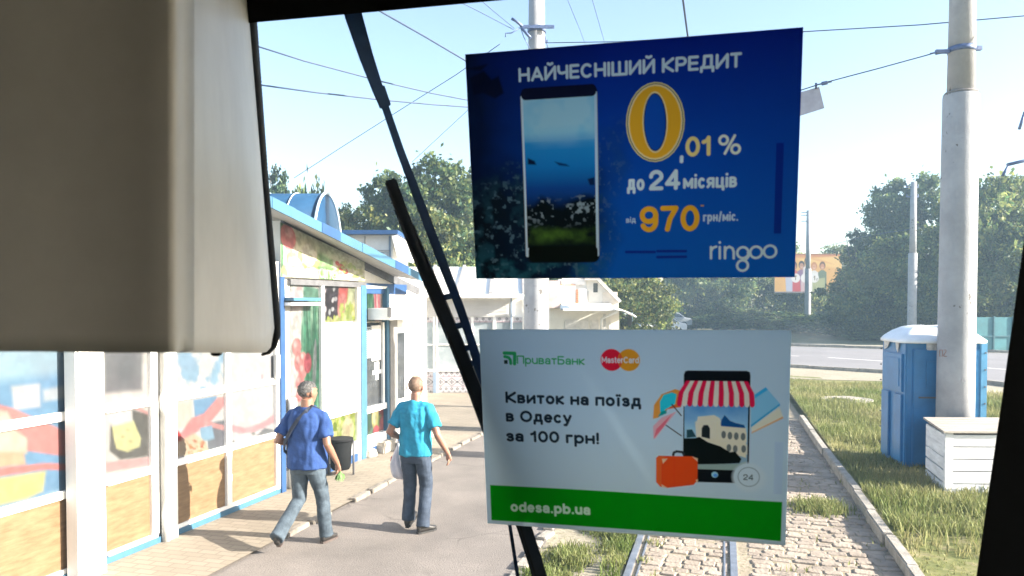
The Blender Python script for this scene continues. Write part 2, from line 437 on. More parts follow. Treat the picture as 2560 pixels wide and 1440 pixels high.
wallwith('side_wall', (XR, YB), (XR, yf - .16), ZF, ZR, [(.81, 1.0, 1.6, 3.13)], CU * .05)  # unseen side opening, added and sized to light the housing's right face
wallwith('side_wall', (XL, YB), (XL, yf), ZF, ZR, [], CU * -.05)
wallwith('bulkhead', (XL, YB), (XR, YB), ZF, ZR, [(.58, .93, 1.0, 1.62)], CV * -.05)  # low opening sized for how much light reaches the housing's front
# the pane itself, clean glass, with smears of dirt lying on it
pane = MB()
pane.extr([ws(-650, -60, .0), ws(-650, 1985, .0), ws(2420, 1985, .0), ws(2600, -100, .0)], WN * .006)
gl = cpart('windscreen_pane', pane, M_clear('clear_glass'))
def M_smear():
    m = bpy.data.materials.new('glass_dirt'); m.use_nodes = True
    n, l = m.node_tree.nodes, m.node_tree.links; n.remove(n['Principled BSDF'])
    t = n.new('ShaderNodeBsdfTransparent'); d = n.new('ShaderNodeBsdfTranslucent'); d.inputs[0].default_value = (.55, .54, .52, 1)
    a = n.new('ShaderNodeAttribute'); a.attribute_name = 'Col'
    tc = n.new('ShaderNodeTexCoord'); nz = n.new('ShaderNodeTexNoise'); nz.inputs['Scale'].default_value = 22; nz.inputs['Detail'].default_value = 3
    l.new(tc.outputs['Object'], nz.inputs[0])
    mr = n.new('ShaderNodeMapRange'); mr.inputs[1].default_value = .2; mr.inputs[2].default_value = .9; mr.inputs[4].default_value = .38; l.new(nz.outputs[0], mr.inputs[0])
    mu = n.new('ShaderNodeMath'); mu.operation = 'MULTIPLY'; l.new(a.outputs['Fac'], mu.inputs[0]); l.new(mr.outputs[0], mu.inputs[1])
    mx = n.new('ShaderNodeMixShader'); l.new(mu.outputs[0], mx.inputs[0]); l.new(t.outputs[0], mx.inputs[1]); l.new(d.outputs[0], mx.inputs[2])
    l.new(mx.outputs[0], n['Material Output'].inputs['Surface'])
    return m
smear = M_smear()
for (sx_, sy_, rx, ry, st, rot) in [(1890, 765, 75, 70, .5, 0), (2032, 850, 75, 60, .75, 0), (1725, 742, 110, 45, .4, 0), (2145, 585, 16, 40, .6, -35), (2300, 548, 9, 26, .55, 15), (2335, 560, 9, 24, .5, 15), (2120, 660, 110, 90, .28, 20), (1190, 560, 40, 60, .3, 0), (880, 640, 60, 110, .25, 20), (2480, 700, 60, 200, .3, 0)]:
    nr, na = 8, 20
    vs = [ws(sx_, sy_, -.0015)]; al = [st]
    for i in range(1, nr + 1):
        for k in range(na):
            a = 2 * math.pi * k / na; q = i / nr * (1 + .25 * math.sin(3 * a + sx_) + .12 * math.sin(5 * a + sy_))
            u, v = rx * q * math.cos(a), ry * q * math.sin(a); c, s_ = math.cos(R(rot)), math.sin(R(rot))
            vs.append(ws(sx_ + u * c - v * s_, sy_ + u * s_ + v * c, -.0015)); al.append(st * max(0, 1 - (i / nr) ** 2) ** 1.2)
    fc = [(0, 1 + k, 1 + (k + 1) % na) for k in range(na)]
    for i in range(nr - 1):
        for k in range(na): fc.append((1 + i * na + k, 1 + i * na + (k + 1) % na, 1 + (i + 1) * na + (k + 1) % na, 1 + (i + 1) * na + k))
    me = MB().add(vs, fc).mesh('dirt_smear')
    ca = me.color_attributes.new('Col', 'FLOAT_COLOR', 'POINT')
    for i, v in enumerate(al): ca.data[i].color = (v, v, v, 1)
    o = link_mesh('dirt_smear', me, smear, gl)

# ------------------------------------------------------------------ beige housing over the left of the windscreen
beige = M('beige_plastic', (.64, .645, .64), .45, .09, 6, .015, 60, spec=.4)
hs = empty('pillar_housing', ws(640, 300, -.1), 0, 'beige moulded plastic housing with rounded lower corner hanging over the windscreen', 'housing')
def plan(px, Y, py): return at(px, py, Y)
cols = []                                             # (foot point, head point) of the housing's skin, from its near left to its far right
for px, Y in ((-500, .405), (-150, .425), (100, .445), (260, .4565), (360, .462), (418, .4645), (434, .466), (443, .4695), (452, .478), (466, .492), (492, .520)):
    cols.append((at(px, 879 + (3 if px > 250 else 0), Y), at(px, -250, Y)))
e0, e1 = cols[-1]
nseg = 10
for i in range(1, nseg + 1):
    t = i / nseg
    pyb = 882
    if t > .72:                                       # rounded lower corner
        q = (t - .72) / .28; pyb = 882 - 62 * (1 - math.sqrt(max(0, 1 - q * q)))
    far_b = ws(688 - max(0, (t - .72) / .28) * 2, pyb, -.035); far_t = ws(598, -260, -.035)
    cols.append((e0.lerp(far_b, t) if t < 1 else far_b, e1.lerp(far_t, t)))
m = MB(); nz_ = 24; rows = []
for (p, q) in cols: rows.append([p.lerp(q, k / nz_) for k in range(nz_ + 1)])
back = [[v + Vector((-.006, .001, 0)) if i > 6 else v + Vector((.0, .03, 0)) for v in r] for i, r in enumerate(rows)]
nc, nk = len(rows), nz_ + 1
vs = [v for r in rows for v in r] + [v for r in back for v in r]
fc = []
for i in range(nc - 1):
    for k in range(nk - 1):
        a = i * nk + k; b = a + nc * nk
        fc += [(a, a + nk, a + nk + 1, a + 1), (b, b + 1, b + nk + 1, b + nk)]
    a = i * nk; b = a + nc * nk
    fc += [(a, b, b + nk, a + nk), (a + nk - 1, a + 2 * nk - 1, b + 2 * nk - 1, b + nk - 1)]
for k in range(nk - 1):
    a = (nc - 1) * nk + k; b = a + nc * nk
    fc += [(a, b, b + 1, a + 1), (k, k + 1, nc * nk + k + 1, nc * nk + k)]
m.add(vs, fc, 0, True)
ho = m.build('shell', beige, hs); ho.location = -hs.location
md = ho.modifiers.new('wn', 'WEIGHTED_NORMAL') if False else None
# rubber edge along the far right rim, ribbed on its outer side
edge = [ws(604, -200, -.02), ws(628, 60, -.02), ws(640, 200, -.02), ws(652, 340, -.02), ws(668, 520, -.02), ws(684, 700, -.02), ws(692, 800, -.02), ws(692, 838, -.02), ws(684, 864, -.02), ws(670, 880, -.02), ws(655, 887, -.02)]
m = MB(); m.tube(edge, [.0055] * 8 + [.005, .004, .002], 10); eo = m.build('rubber_edge', rubber, hs); eo.location = -hs.location
m = MB()
for i in range(80):
    t = i / 79; py = 60 + t * 770
    x0 = 634 + (py - 55) * .0725
    rr = .0036
    a, b = ws(x0 - 2, py, -.012), ws(x0 + 10, py, -.012)
    m.tube([a - CV * .004, b - CV * .004], rr, 8)
ro = m.build('ribbed_gasket', M('gasket_rubber', lin((26, 36, 58)), .6, .2, 40), hs); ro.location = -hs.location
m = MB(); c = at(549, 717, .72)
for (x, y, r) in ((549, 717, .0022), (420, 660, .0016), (437, 690, .0018)):
    p = ws(x, y, -.2 if x < 500 else -.14)
# a screw under the lower rim
m = MB(); p = at(541, 884, .66); m.ball(p, (.005, .005, .0025), 10, 6)
sc_ = m.build('screw', black, hs); sc_.location = -hs.location

# ------------------------------------------------------------------ the two posters on the glass
def homog(src, dst):
    A, B = [], []
    for (x, y), (u, v) in zip(src, dst):
        A += [[x, y, 1, 0, 0, 0, -u * x, -u * y], [0, 0, 0, x, y, 1, -v * x, -v * y]]; B += [u, v]
    h = np.append(np.linalg.solve(np.array(A, float), np.array(B, float)), 1).reshape(3, 3)
    def f(x, y):
        q = h @ np.array([x, y, 1.0]); return (q[0] / q[2], q[1] / q[2])
    return f
G = 3.0                                               # photo brightness of a backlit poster -> ink colour
def ink(*c, g=None):
    v = [q * (g or G) for q in lin(c)]; k = min(1, .88 / max(max(v), 1e-6)); return tuple(q * k for q in v)
def ink1(*c): return ink(*c, g=2.7)
P1 = [(1165, 137), (2008, 68), (1987, 693), (1190, 697)]
p1 = homog(P1, [(0, 0), (420, 0), (420, 297), (0, 297)])
A1 = Art(420, 297, 1.45, ink1(6, 48, 118))
X, Y = A1.X, A1.Y
N1 = vnoise(A1.ny, A1.nx, 3, 3); N2 = vnoise(A1.ny, A1.nx, 14, 4); N3 = vnoise(A1.ny, A1.nx, 46, 9, 3)
g1 = np.clip((Y / 297), 0, 1)[..., None]
A1.im = np.array(ink1(4, 22, 92)) * (1 - g1) + np.array(ink1(5, 62, 128)) * g1
A1.put(..., np.clip(1 - (X - 20) / 150 + (N1 - .5) * .7, 0, 1), ink1(2, 12, 36))
ter = np.clip(((Y - 150 + X * .25) / 60 + (N1 - .5) * 2), 0, 1) * np.clip((205 - X) / 70 + (N1 - .5), 0, 1)
A1.put(..., ter * .9, ink1(5, 14, 20))
A1.put(..., ter * np.clip((N3 - .60) * 7, 0, 1) * .7, ink1(60, 82, 92))
A1.put(..., ter * np.clip((N2 - .52) * 6, 0, 1) * .5, ink1(24, 52, 62))
A1.put(..., np.clip((Y - 245) / 40, 0, 1) * np.clip((N2 - .45) * 5, 0, 1) * np.clip((200 - X) / 60, 0, 1) * .6, ink1(22, 66, 74))
for P in ([(4, 30), (24, 22), (34, 34), (44, 30), (50, 52), (38, 58), (22, 50), (8, 52)], [(0, 18), (30, 14), (20, 22)]):
    A1.poly(P, ink1(2, 6, 22), .9, 3)
def mm(f, *p): return [f(*q) for q in p]
# picture phone
def rrect(x0, y0, x1, y1, r):
    return arc(x1 - r, y0 + r, r, r, -90, 0, 6) + arc(x1 - r, y1 - r, r, r, 0, 90, 6) + arc(x0 + r, y1 - r, r, r, 90, 180, 6) + arc(x0 + r, y0 + r, r, r, 180, 270, 6)
(fx0, fy0), (fx1, fy1) = p1(1301, 226), p1(1498, 652)
A1.poly(rrect(fx0 - .5, fy0 - 1, fx1 + .5, fy1 + 2, 9), ink1(10, 18, 30))
A1.poly(rrect(fx0, fy0 + 7, fx0 + 4.5, fy1 - 6, 2.2), ink1(150, 165, 172))
A1.poly(rrect(fx1 - 4.5, fy0 + 7, fx1, fy1 - 6, 2.2), ink1(140, 158, 170))
sx0, sx1, sy0, sy1 = fx0 + 5, fx1 - 5, fy0 + 13, fy1 - 20
w = A1._win(sx0, sy0, sx1, sy1); Yw = (A1.Y[w] - sy0) / (sy1 - sy0); Xw = (A1.X[w] - sx0) / (sx1 - sx0)
scn = np.zeros(Yw.shape + (3,)); stops = [(0, (56, 122, 150)), (.22, (70, 130, 152)), (.3, (22, 96, 140)), (.45, (14, 84, 132)), (.6, (10, 48, 100)), (.75, (6, 20, 44)), (1, (4, 10, 10))]
for ch in range(3): scn[..., ch] = np.interp(Yw, [q[0] for q in stops], [ink1(*q[1])[ch] for q in stops])
c1 = np.clip((vnoise(*Yw.shape, 3, 21)[:, :] - .5) * 5 + (Yw < .28) * .5, 0, 1) * np.clip((.34 - Yw) * 6, 0, 1)
scn = scn * (1 - .7 * c1[..., None]) + np.array(ink1(150, 182, 190)) * .7 * c1[..., None]
sh = vnoise(*Yw.shape, 5, 22); hill = np.clip((Yw - .66 - (1 - Xw) * .0 + Xw * .06 + (sh - .5) * .25) * 14, 0, 1)
scn = scn * (1 - hill[..., None]) + np.array(ink1(5, 12, 16)) * hill[..., None]
bld = hill * np.clip((vnoise(*Yw.shape, 38, 24, 2) - .6) * 8, 0, 1) * np.clip((.88 - Yw) * 8, 0, 1)
scn = scn * (1 - bld[..., None]) + np.array(ink1(92, 106, 112)) * bld[..., None]
grn = np.clip((Yw - .84 + (sh - .5) * .15) * 12, 0, 1) * np.clip((1.0 - Yw + .0) * 9, 0, 1) * np.clip(vnoise(*Yw.shape, 12, 26) * 2 - .5, 0, 1)
scn = scn * (1 - grn[..., None]) + np.array(ink1(62, 92, 30)) * grn[..., None]
A1.im[w] = scn
A1.poly([(sx0 + 2, sy0 + 74), (sx0 + 11, sy0 + 78), (sx0 + 13, sy0 + 83), (sx0 + 2, sy0 + 82)], ink1(6, 20, 40), 1, 2)
A1.poly([(sx0 + 38, sy0 + 80), (sx0 + 54, sy0 + 84), (sx0 + 58, sy0 + 87), (sx0 + 44, sy0 + 85)], ink1(6, 34, 66), 1, 2)
A1.poly([(sx1 - 9, sy0 + 104), (sx1, sy0 + 102), (sx1, sy0 + 112), (sx1 - 6, sy0 + 112)], ink1(6, 16, 36), .9, 2)
A1.poly(rrect(fx0 + 1, fy0 - 2, fx1 - 1, fy0 + 13, 6), ink1(8, 12, 30)); A1.poly(rrect(fx0 + 4, fy1 - 20, fx1 - 2, fy1 + 1, 6), ink1(6, 12, 10))
white1, yel = ink1(172, 190, 196), ink1(208, 156, 40)
def put1(st, a, b, h, col, wt=.20):
    (xa, ya), (xb, yb) = p1(*a), p1(*b)
    A1.text(st, xa, ya, h, col, wt, x1=xb, ang=math.degrees(math.atan2(yb - ya, xb - xa)))
PX = 420 / 822
put1('НАЙЧЕСНІШИЙ КРЕДИТ', (1297, 206), (1854, 168), 34 * PX, white1)
zc = p1(1637, 306)
for rx, ry, c in ((72, 96, ink1(150, 140, 86)), (69, 93, ink1(10, 30, 66)), (67, 91, ink1(206, 190, 140)), (63, 87, yel), (31, 74, ink1(206, 190, 140)), (28, 70, ink1(10, 30, 66)), (25, 67, ink1(8, 50, 116))):
    A1.ell(zc[0], zc[1], rx * PX, ry * PX, c, rot=-1)
put1(',', (1699, 396), (1708, 396), 46 * PX, white1); put1('01', (1713, 392), (1778, 389), 47 * PX, ink1(206, 190, 120)); put1('%', (1794, 389), (1852, 387), 50 * PX, ink1(190, 196, 180), .13)
put1('до', (1567, 477), (1611, 476), 38 * PX, white1); put1('24', (1622, 476), (1700, 474), 49 * PX, white1, .2); put1('місяців', (1707, 472), (1842, 468), 34 * PX, white1)
put1('від', (1565, 557), (1589, 556), 14 * PX, ink1(140, 160, 180)); put1('970', (1599, 580), (1748, 577), 63 * PX, yel, .2); put1('*', (1750, 530), (1759, 530), 18 * PX, yel, .1)
put1('грн/міс.', (1757, 554), (1845, 552), 22 * PX, ink1(150, 168, 184))
for a, b in (((1565, 630), (1636, 630)), ((1643, 628), (1714, 628)), ((1643, 643), (1714, 642))):
    A1.line([p1(*a), p1(*b)], 3.4, ink1(8, 18, 84), .85)
A1.rect(*p1(1941, 358), *p1(1953, 584), ink1(4, 16, 84), .8)
def ring(cx, cy, r, wd):
    q = p1(cx, cy); A1.line([(q[0] + r * PX * math.cos(t), q[1] + r * PX * math.sin(t)) for t in np.linspace(0, 2 * math.pi, 25)], wd * PX, white1)
def stk(*P): A1.line([p1(*q) for q in P], 6 * PX, white1)
stk((1777, 646), (1777, 618)); stk((1777, 628), (1782, 620), (1790, 617)); stk((1799, 646), (1799, 618)); stk((1799, 606), (1799, 607))
stk((1812, 646), (1812, 618)); stk((1812, 630), (1815, 621), (1823, 617), (1831, 621), (1834, 630), (1834, 646))
ring(1857, 632, 13.5, 6); ring(1856, 664, 13, 6); stk((1870, 632), (1872, 640), (1864, 650)); ring(1890, 631, 14, 6); ring(1925, 629, 14.5, 6)
paper = MC('poster_paper', .55, .78, .3)
def quadpos(P, off):
    q = [ws(x, y, off) for x, y in P]
    def f(u, v): return q[0].lerp(q[1], u).lerp(q[3].lerp(q[2], u), v)
    return f
t1 = A1.sheet('blue_poster', paper, quadpos(P1, -.007), thick=WN * .0035, warp=lambda u, v: np.array(WN) * (-.0016 * np.sin(7 * u + 2 * v) * np.sin(5 * v + 1) - .004 * np.maximum(0, 1 - (u + v) * 6)))
tag(t1, 'dark blue credit poster with a big yellow zero, high on the windscreen', 'poster')

P2 = [(1198, 824), (1978, 826), (1963, 1360), (1219, 1308)]
p2 = homog(P2, [(0, 0), (420, 0), (420, 290), (0, 290)])
A2 = Art(420, 290, 1.45, ink(138, 156, 166))
grey2 = ink(138, 156, 166)
def q5(x, y): return p2(1180 + x / 2.25, 800 + y / 2.25)
def q7(x, y): return p2(1600 + x / 3.79, 880 + y / 3.79)
PX2 = 420 / 762
A2.poly([q5(102, 927), q5(1745, 1022), q5(1735, 1238), q5(110, 1125)], ink(0, 92, 4))
def put2(st, a, b, h, col, wt=.235):
    (xa, ya), (xb, yb) = q5(*a), q5(*b)
    A2.text(st, xa, ya, h / 2.25 * PX2, col, wt, x1=xb, ang=math.degrees(math.atan2(yb - ya, xb - xa)))
ink_t = ink(16, 26, 34)
put2('Квиток на поїзд', (188, 465), (950, 488), 66, ink_t); put2('в Одесу', (190, 570), (560, 582), 66, ink_t); put2('за 100 грн!', (192, 682), (715, 698), 66, ink_t)
put2('odesa.pb.ua', (218, 1075), (665, 1097), 60, ink(170, 196, 176))
lg = ink(28, 108, 60)
put2('ПриватБанк'.replace('и', 'u'), (252, 246), (632, 254), 50, lg, .16)
A2.line([q5(182, 185), q5(240, 187), q5(239, 245)], 5, lg); A2.line([q5(184, 205), q5(206, 210), q5(216, 224), q5(218, 244)], 4.4, lg)
A2.rect(*q5(180, 224), *q5(201, 246), ink(14, 30, 24))
mcl, mcr = q5(783, 225), q5(880, 226); rr = 62 / 2.25 * PX2
A2.ell(*mcl, rr, rr * 1.0, ink(178, 22, 44)); A2.ell(*mcr, rr, rr, ink(220, 150, 40)); 
A2.poly([q5(832, 187), q5(842, 205), q5(846, 225), q5(842, 247), q5(832, 264), q5(822, 247), q5(818, 225), q5(822, 205)], ink(196, 84, 40))
put2('MasterCard', (727, 242), (937, 244), 36, ink(200, 204, 204), .16)
# striped awning over a phone, parasols, tickets, a suitcase
A2.poly([q7(120, 630), q7(130, 500), q7(200, 400), q7(330, 350), q7(395, 370), q7(390, 480), q7(260, 540), q7(170, 620)], ink(222, 150, 66))
A2.poly([q7(188, 560), q7(185, 470), q7(220, 405), q7(300, 380), q7(345, 400), q7(330, 490), q7(235, 545), q7(210, 600)], ink(24, 132, 142))
A2.poly([q7(255, 540), q7(300, 510), q7(395, 480), q7(385, 520)], ink(214, 100, 40))
A2.poly([q7(165, 612), q7(195, 565), q7(250, 548), q7(248, 580)], ink(10, 98, 96))
A2.line([q7(300, 495), q7(388, 600)], 1.6, ink(40, 40, 40)); A2.line([q7(235, 685), q7(388, 790)], 1.6, ink(40, 40, 44))
A2.poly([q7(125, 820), q7(122, 700), q7(200, 620), q7(345, 560), q7(280, 640), q7(215, 720), q7(145, 815)], ink(196, 150, 156))
A2.poly([q7(128, 815), q7(150, 730), q7(240, 640), q7(300, 585), q7(215, 715)], ink(150, 72, 84))
A2.poly([q7(1050, 690), q7(1050, 440), q7(1085, 400), q7(1190, 332), q7(1330, 492)], ink(112, 166, 190))
A2.poly([q7(1085, 405), q7(1190, 332), q7(1212, 356), q7(1085, 440)], ink(34, 112, 144)); A2.poly([q7(1050, 690), q7(1322, 490), q7(1328, 505), q7(1050, 712)], ink(30, 104, 136))
A2.poly([q7(1055, 755), q7(1055, 712), q7(1320, 520), q7(1358, 620)], ink(186, 184, 164)); A2.poly([q7(1055, 758), q7(1352, 612), q7(1358, 628), q7(1055, 770)], ink(196, 150, 104))
A2.poly(mm(q7, (450, 175), (1010, 178), (1040, 190), (1046, 225), (1030, 1050), (1030, 1232), (1010, 1240), (440, 1225), (410, 1210), (405, 1000), (412, 215), (425, 182)), ink(6, 10, 14))
wd_ = A2._win(*q7(435, 500), *q7(1003, 1060)); Yw = (A2.Y[wd_] - q7(700, 500)[1]) / (q7(700, 1060)[1] - q7(700, 500)[1])
sky2 = np.zeros(Yw.shape + (3,))
nn = vnoise(*Yw.shape, 4, 31)
for ch in range(3): sky2[..., ch] = np.interp(Yw + (nn - .5) * .3, [0, .4, .8], [ink(56, 98, 134)[ch], ink(104, 136, 152)[ch], ink(90, 112, 124)[ch]])
A2.im[wd_] = sky2
st1, st2, dk = ink(150, 146, 128), ink(182, 178, 160), ink(20, 26, 28)
A2.poly(mm(q7, (760, 690), (770, 640), (800, 595), (850, 650), (900, 670), (985, 690), (1000, 730), (770, 720)), ink(12, 52, 92))
A2.poly(mm(q7, (520, 680), (540, 640), (545, 610), (700, 595), (755, 625), (765, 700), (1003, 720), (1003, 1000), (870, 960), (700, 880), (530, 800)), st1)
A2.poly(mm(q7, (515, 668), (525, 655), (760, 640), (765, 660)), st2); A2.poly(mm(q7, (765, 725), (1003, 738), (1003, 752), (765, 742)), st2); A2.poly(mm(q7, (765, 830), (1003, 850), (1003, 862), (765, 846)), st2)
A2.poly(mm(q7, (580, 800), (582, 720), (600, 690), (640, 688), (660, 720), (660, 820)), dk)
for x in (540, 560, 672, 690, 712, 748): A2.line(mm(q7, (x, 665), (x, 815)), 1.6, st2)
for x, y in ((790, 780), (850, 790), (910, 795), (975, 800), (840, 905), (900, 915), (980, 915)): A2.ell(*q7(x, y), 3.0, 5.2, ink(70, 76, 74)); A2.line(mm(q7, (x + 30, y - 40), (x + 30, y + 50)), 1.2, st2)
A2.poly(mm(q7, (408, 815), (520, 812), (560, 800), (640, 850), (760, 890), (850, 945), (900, 940), (960, 1010), (940, 1050), (700, 1060), (540, 1050), (405, 1000)), ink(6, 12, 12))
A2.poly(mm(q7, (440, 735), (490, 730), (530, 800), (440, 810)), ink(24, 48, 54))
A2.poly(mm(q7, (545, 1060), (700, 1058), (940, 1055), (1003, 1030), (1003, 1118), (545, 1105)), ink(96, 112, 108))
A2.ell(*q7(706, 1158), 4.4, 4.2, ink(126, 170, 186)); A2.ell(*q7(712, 1165), 2.6, 2.4, ink(60, 110, 160))
N_ = 15
for i in range(N_):
    a0, a1 = i / N_, (i + 1) / N_
    T = lambda a: (435 + a * 585, 272 + 6 * a); Bm = lambda a: (345 + a * 742, 480 + 12 * a)
    mid = lambda a: (T(a)[0] * .45 + Bm(a)[0] * .55 + (a - .5) * 46, T(a)[1] * .45 + Bm(a)[1] * .55 - 4)
    bx = (Bm(a0)[0] + Bm(a1)[0]) / 2; hw = (Bm(a1)[0] - Bm(a0)[0]) / 2
    scal = [(bx + hw * math.cos(R(d)), 482 + 12 * a0 + 32 * math.sin(R(d))) for d in (0, 30, 60, 90, 120, 150, 180)]
    A2.poly(mm(q7, T(a0), T(a1), mid(a1), *scal, mid(a0)), ink(192, 22, 62) if i % 2 == 0 else ink(206, 198, 182))
A2.line([q7(312, 972), q7(318, 950), q7(345, 938), q7(400, 945), q7(412, 965)], 3.4, ink(26, 30, 34))
A2.poly(mm(q7, (150, 1000), (175, 980), (500, 985), (540, 1010), (545, 1060), (540, 1215), (505, 1255), (260, 1285), (190, 1275), (150, 1230)), ink(198, 66, 22), 1)
A2.poly(mm(q7, (150, 1000), (175, 980), (235, 984), (205, 1060), (205, 1276), (160, 1240)), ink(206, 90, 40)); A2.line(mm(q7, (205, 1060), (205, 1270)), 1, ink(150, 40, 14)); A2.line(mm(q7, (320, 985), (322, 1275)), .8, ink(150, 40, 14))
for t in ([(205, 1010), (260, 1005), (215, 1055)], [(490, 985), (545, 1005), (543, 1035)], [(200, 1250), (258, 1285), (205, 1280)], [(525, 1210), (548, 1200), (540, 1240)]): A2.poly(mm(q7, *t), ink(206, 176, 140))
A2.ell(*q7(1035, 1186), 22.5, 21, ink(150, 166, 174), .8, soft=4); A2.ell(*q7(1028, 1180), 19.6, 18.6, ink(166, 182, 190))
cc = q7(1028, 1180); A2.line([(cc[0] + 13.8 * math.cos(t), cc[1] + 13.2 * math.sin(t)) for t in np.linspace(0, 6.2832, 33)], 1.1, ink(80, 98, 104))
(xa, ya), (xb, yb) = q7(975, 1208), q7(1072, 1212); A2.text('24', xa, ya, 8.2, ink(40, 54, 58), .16, x1=xb)
A2.rect(*q7(1275, 850), *q7(1345, 1345), ink(124, 142, 158), .7)
for i in range(34): A2.line([q7(1285, 872 + i * 14), q7(1330, 873 + i * 14)], .6, ink(108, 126, 142), .8)
t2 = A2.sheet('white_poster', paper, quadpos(P2, -.007), thick=WN * .0035, warp=lambda u, v: np.array(WN) * (-.0014 * np.sin(6 * u - 3 * v + 2) * np.sin(4 * v + 2) - .004 * np.maximum(0, 1 - (2 - u - v) * 7)))
tag(t2, 'white train ticket poster with a green bottom band on the windscreen under the blue one', 'poster')

# ------------------------------------------------------------------ the wiper outside the glass, hung from above
wip = empty('windscreen_wiper', ws(880, -60, .05), 0, 'dark steel windscreen wiper hanging outside the glass from above', 'wiper')
steel = M('wiper_steel', lin((54, 88, 134)), .4, .25, 14, .1, 60, metal=.2)
def wpart(name, mb, mat, bevel=0.0, parent=None):
    o = mb.build(name, mat, parent or wip, bevel)
    if not parent: o.location = -wip.location
    return o
def bar(P, off, th):                                  # P: (px, py, width px)
    m = MB(); rows = []
    for i, (x, y, wd) in enumerate(P):
        x0, y0, _ = P[max(i - 1, 0)]; x1, y1, _ = P[min(i + 1, len(P) - 1)]
        L = math.hypot(x1 - x0, y1 - y0); nx, ny = -(y1 - y0) / L, (x1 - x0) / L
        a, b = (x + nx * wd / 2, y + ny * wd / 2), (x - nx * wd / 2, y - ny * wd / 2)
        rows.append([ws(*a, off), ws(*b, off), ws(*b, off + th), ws(*a, off + th)])
    return m.rings(rows, 0, False)
arm = wpart('arm', bar([(860, -60, 46), (884, 40, 44), (915, 140, 36), (945, 225, 29), (962, 266, 26)], .035, .02), steel, .002)
wpart('arm_sleeve', bar([(946, 218, 32), (964, 268, 30)], .031, .027), steel, .001, arm)
wpart('rod', bar([(960, 258, 19), (1000, 375, 20), (1047, 500, 22), (1100, 640, 24), (1150, 770, 22), (1196, 905, 20), (1262, 1120, 18), (1310, 1330, 18)], .038, .012), steel, .001)
wpart('rod', bar([(1150, 770, 9), (1195, 940, 9), (1240, 1160, 9), (1275, 1316, 9), (1294, 1440, 9), (1312, 1560, 9)], .03, .008), steel, .001)
bl = [(975, 449, 30), (1000, 520, 31), (1042, 630, 32), (1090, 742, 33), (1140, 860, 34), (1190, 985, 35), (1240, 1120, 36), (1300, 1285, 37), (1338, 1405, 37), (1372, 1520, 36)]
blade_m = M('blade_navy', (.022, .036, .062), .45, .2, 20)
blade = wpart('blade', bar(bl, .012, .018), blade_m, .002)
wpart('blade_lip', bar([(x - 9, y + 2, 5) for x, y, w in bl], .004, .008), rubber, 0, blade)
spine = wpart('spine', bar([(1030, 560, 8), (1062, 640, 11), (1105, 740, 12), (1160, 870, 11), (1205, 985, 10)], .028, .008), M('bare_metal', (.33, .37, .42), .35, .3, 25, metal=.6), .001)
for (x, y) in ((1118, 742), (1140, 816), (1158, 872), (1172, 910)):
    wpart('clip', bar([(x - 22, y + 5, 15), (x + 18, y - 4, 15)], .024, .012), steel, .001)

# ================================================================== outside: ground, track, road
def PT(name, mb, mat, root, bevel=0.0):               # a part whose mesh is written in place coordinates
    o = mb.build(name, mat, root, bevel); o.location = -root.location; return o
def TP(s, d, z=0.0):                                  # along the track, to its right of the eye, up
    return Vector((s * math.sin(YAW) + d * math.cos(YAW), s * math.cos(YAW) - d * math.sin(YAW), z))
def M_ground(name, c1, c2, c3, sc, bump, bs, rough=.9):
    m = bpy.data.materials.new(name); m.use_nodes = True
    n, l = m.node_tree.nodes, m.node_tree.links; p = n['Principled BSDF']; p.inputs['Roughness'].default_value = rough; p.inputs['Specular IOR Level'].default_value = .2
    tc = n.new('ShaderNodeTexCoord')
    a = n.new('ShaderNodeTexNoise'); a.inputs['Scale'].default_value = sc; a.inputs['Detail'].default_value = 8; a.inputs['Roughness'].default_value = .7; l.new(tc.outputs['Object'], a.inputs[0])
    r = n.new('ShaderNodeValToRGB'); e = r.color_ramp.elements; e[0].position, e[1].position = .32, .68; e[0].color, e[1].color = (*c1, 1), (*c2, 1); l.new(a.outputs[0], r.inputs[0])
    b = n.new('ShaderNodeTexNoise'); b.inputs['Scale'].default_value = bs; b.inputs['Detail'].default_value = 6; l.new(tc.outputs['Object'], b.inputs[0])
    r2 = n.new('ShaderNodeValToRGB'); r2.color_ramp.elements[0].position, r2.color_ramp.elements[1].position = .5, .72; l.new(b.outputs[0], r2.inputs[0])
    mx = n.new('ShaderNodeMix'); mx.data_type = 'RGBA'; l.new(r2.outputs[0], mx.inputs[0]); l.new(r.outputs[0], mx.inputs[6]); mx.inputs[7].default_value = (*c3, 1)
    l.new(mx.outputs[2], p.inputs['Base Color'])
    bp = n.new('ShaderNodeBump'); bp.inputs['Strength'].default_value = bump; bp.inputs['Distance'].default_value = .02; l.new(b.outputs[0], bp.inputs['Height']); l.new(bp.outputs[0], p.inputs['Normal'])
    return m
def sheet(name, pts, mat, z, sub=0):
    m = MB(); m.add([(p[0], p[1], z) for p in pts], [tuple(range(len(pts)))])
    return tag(m.build(name, mat), kind='structure')
soil = M_ground('dry_soil', (.13, .115, .06), (.25, .22, .13), (.10, .12, .04), .8, .6, 7)
sheet('ground', [(-900, -60), (900, -60), (900, 1800), (-900, 1800)], soil, -.03)
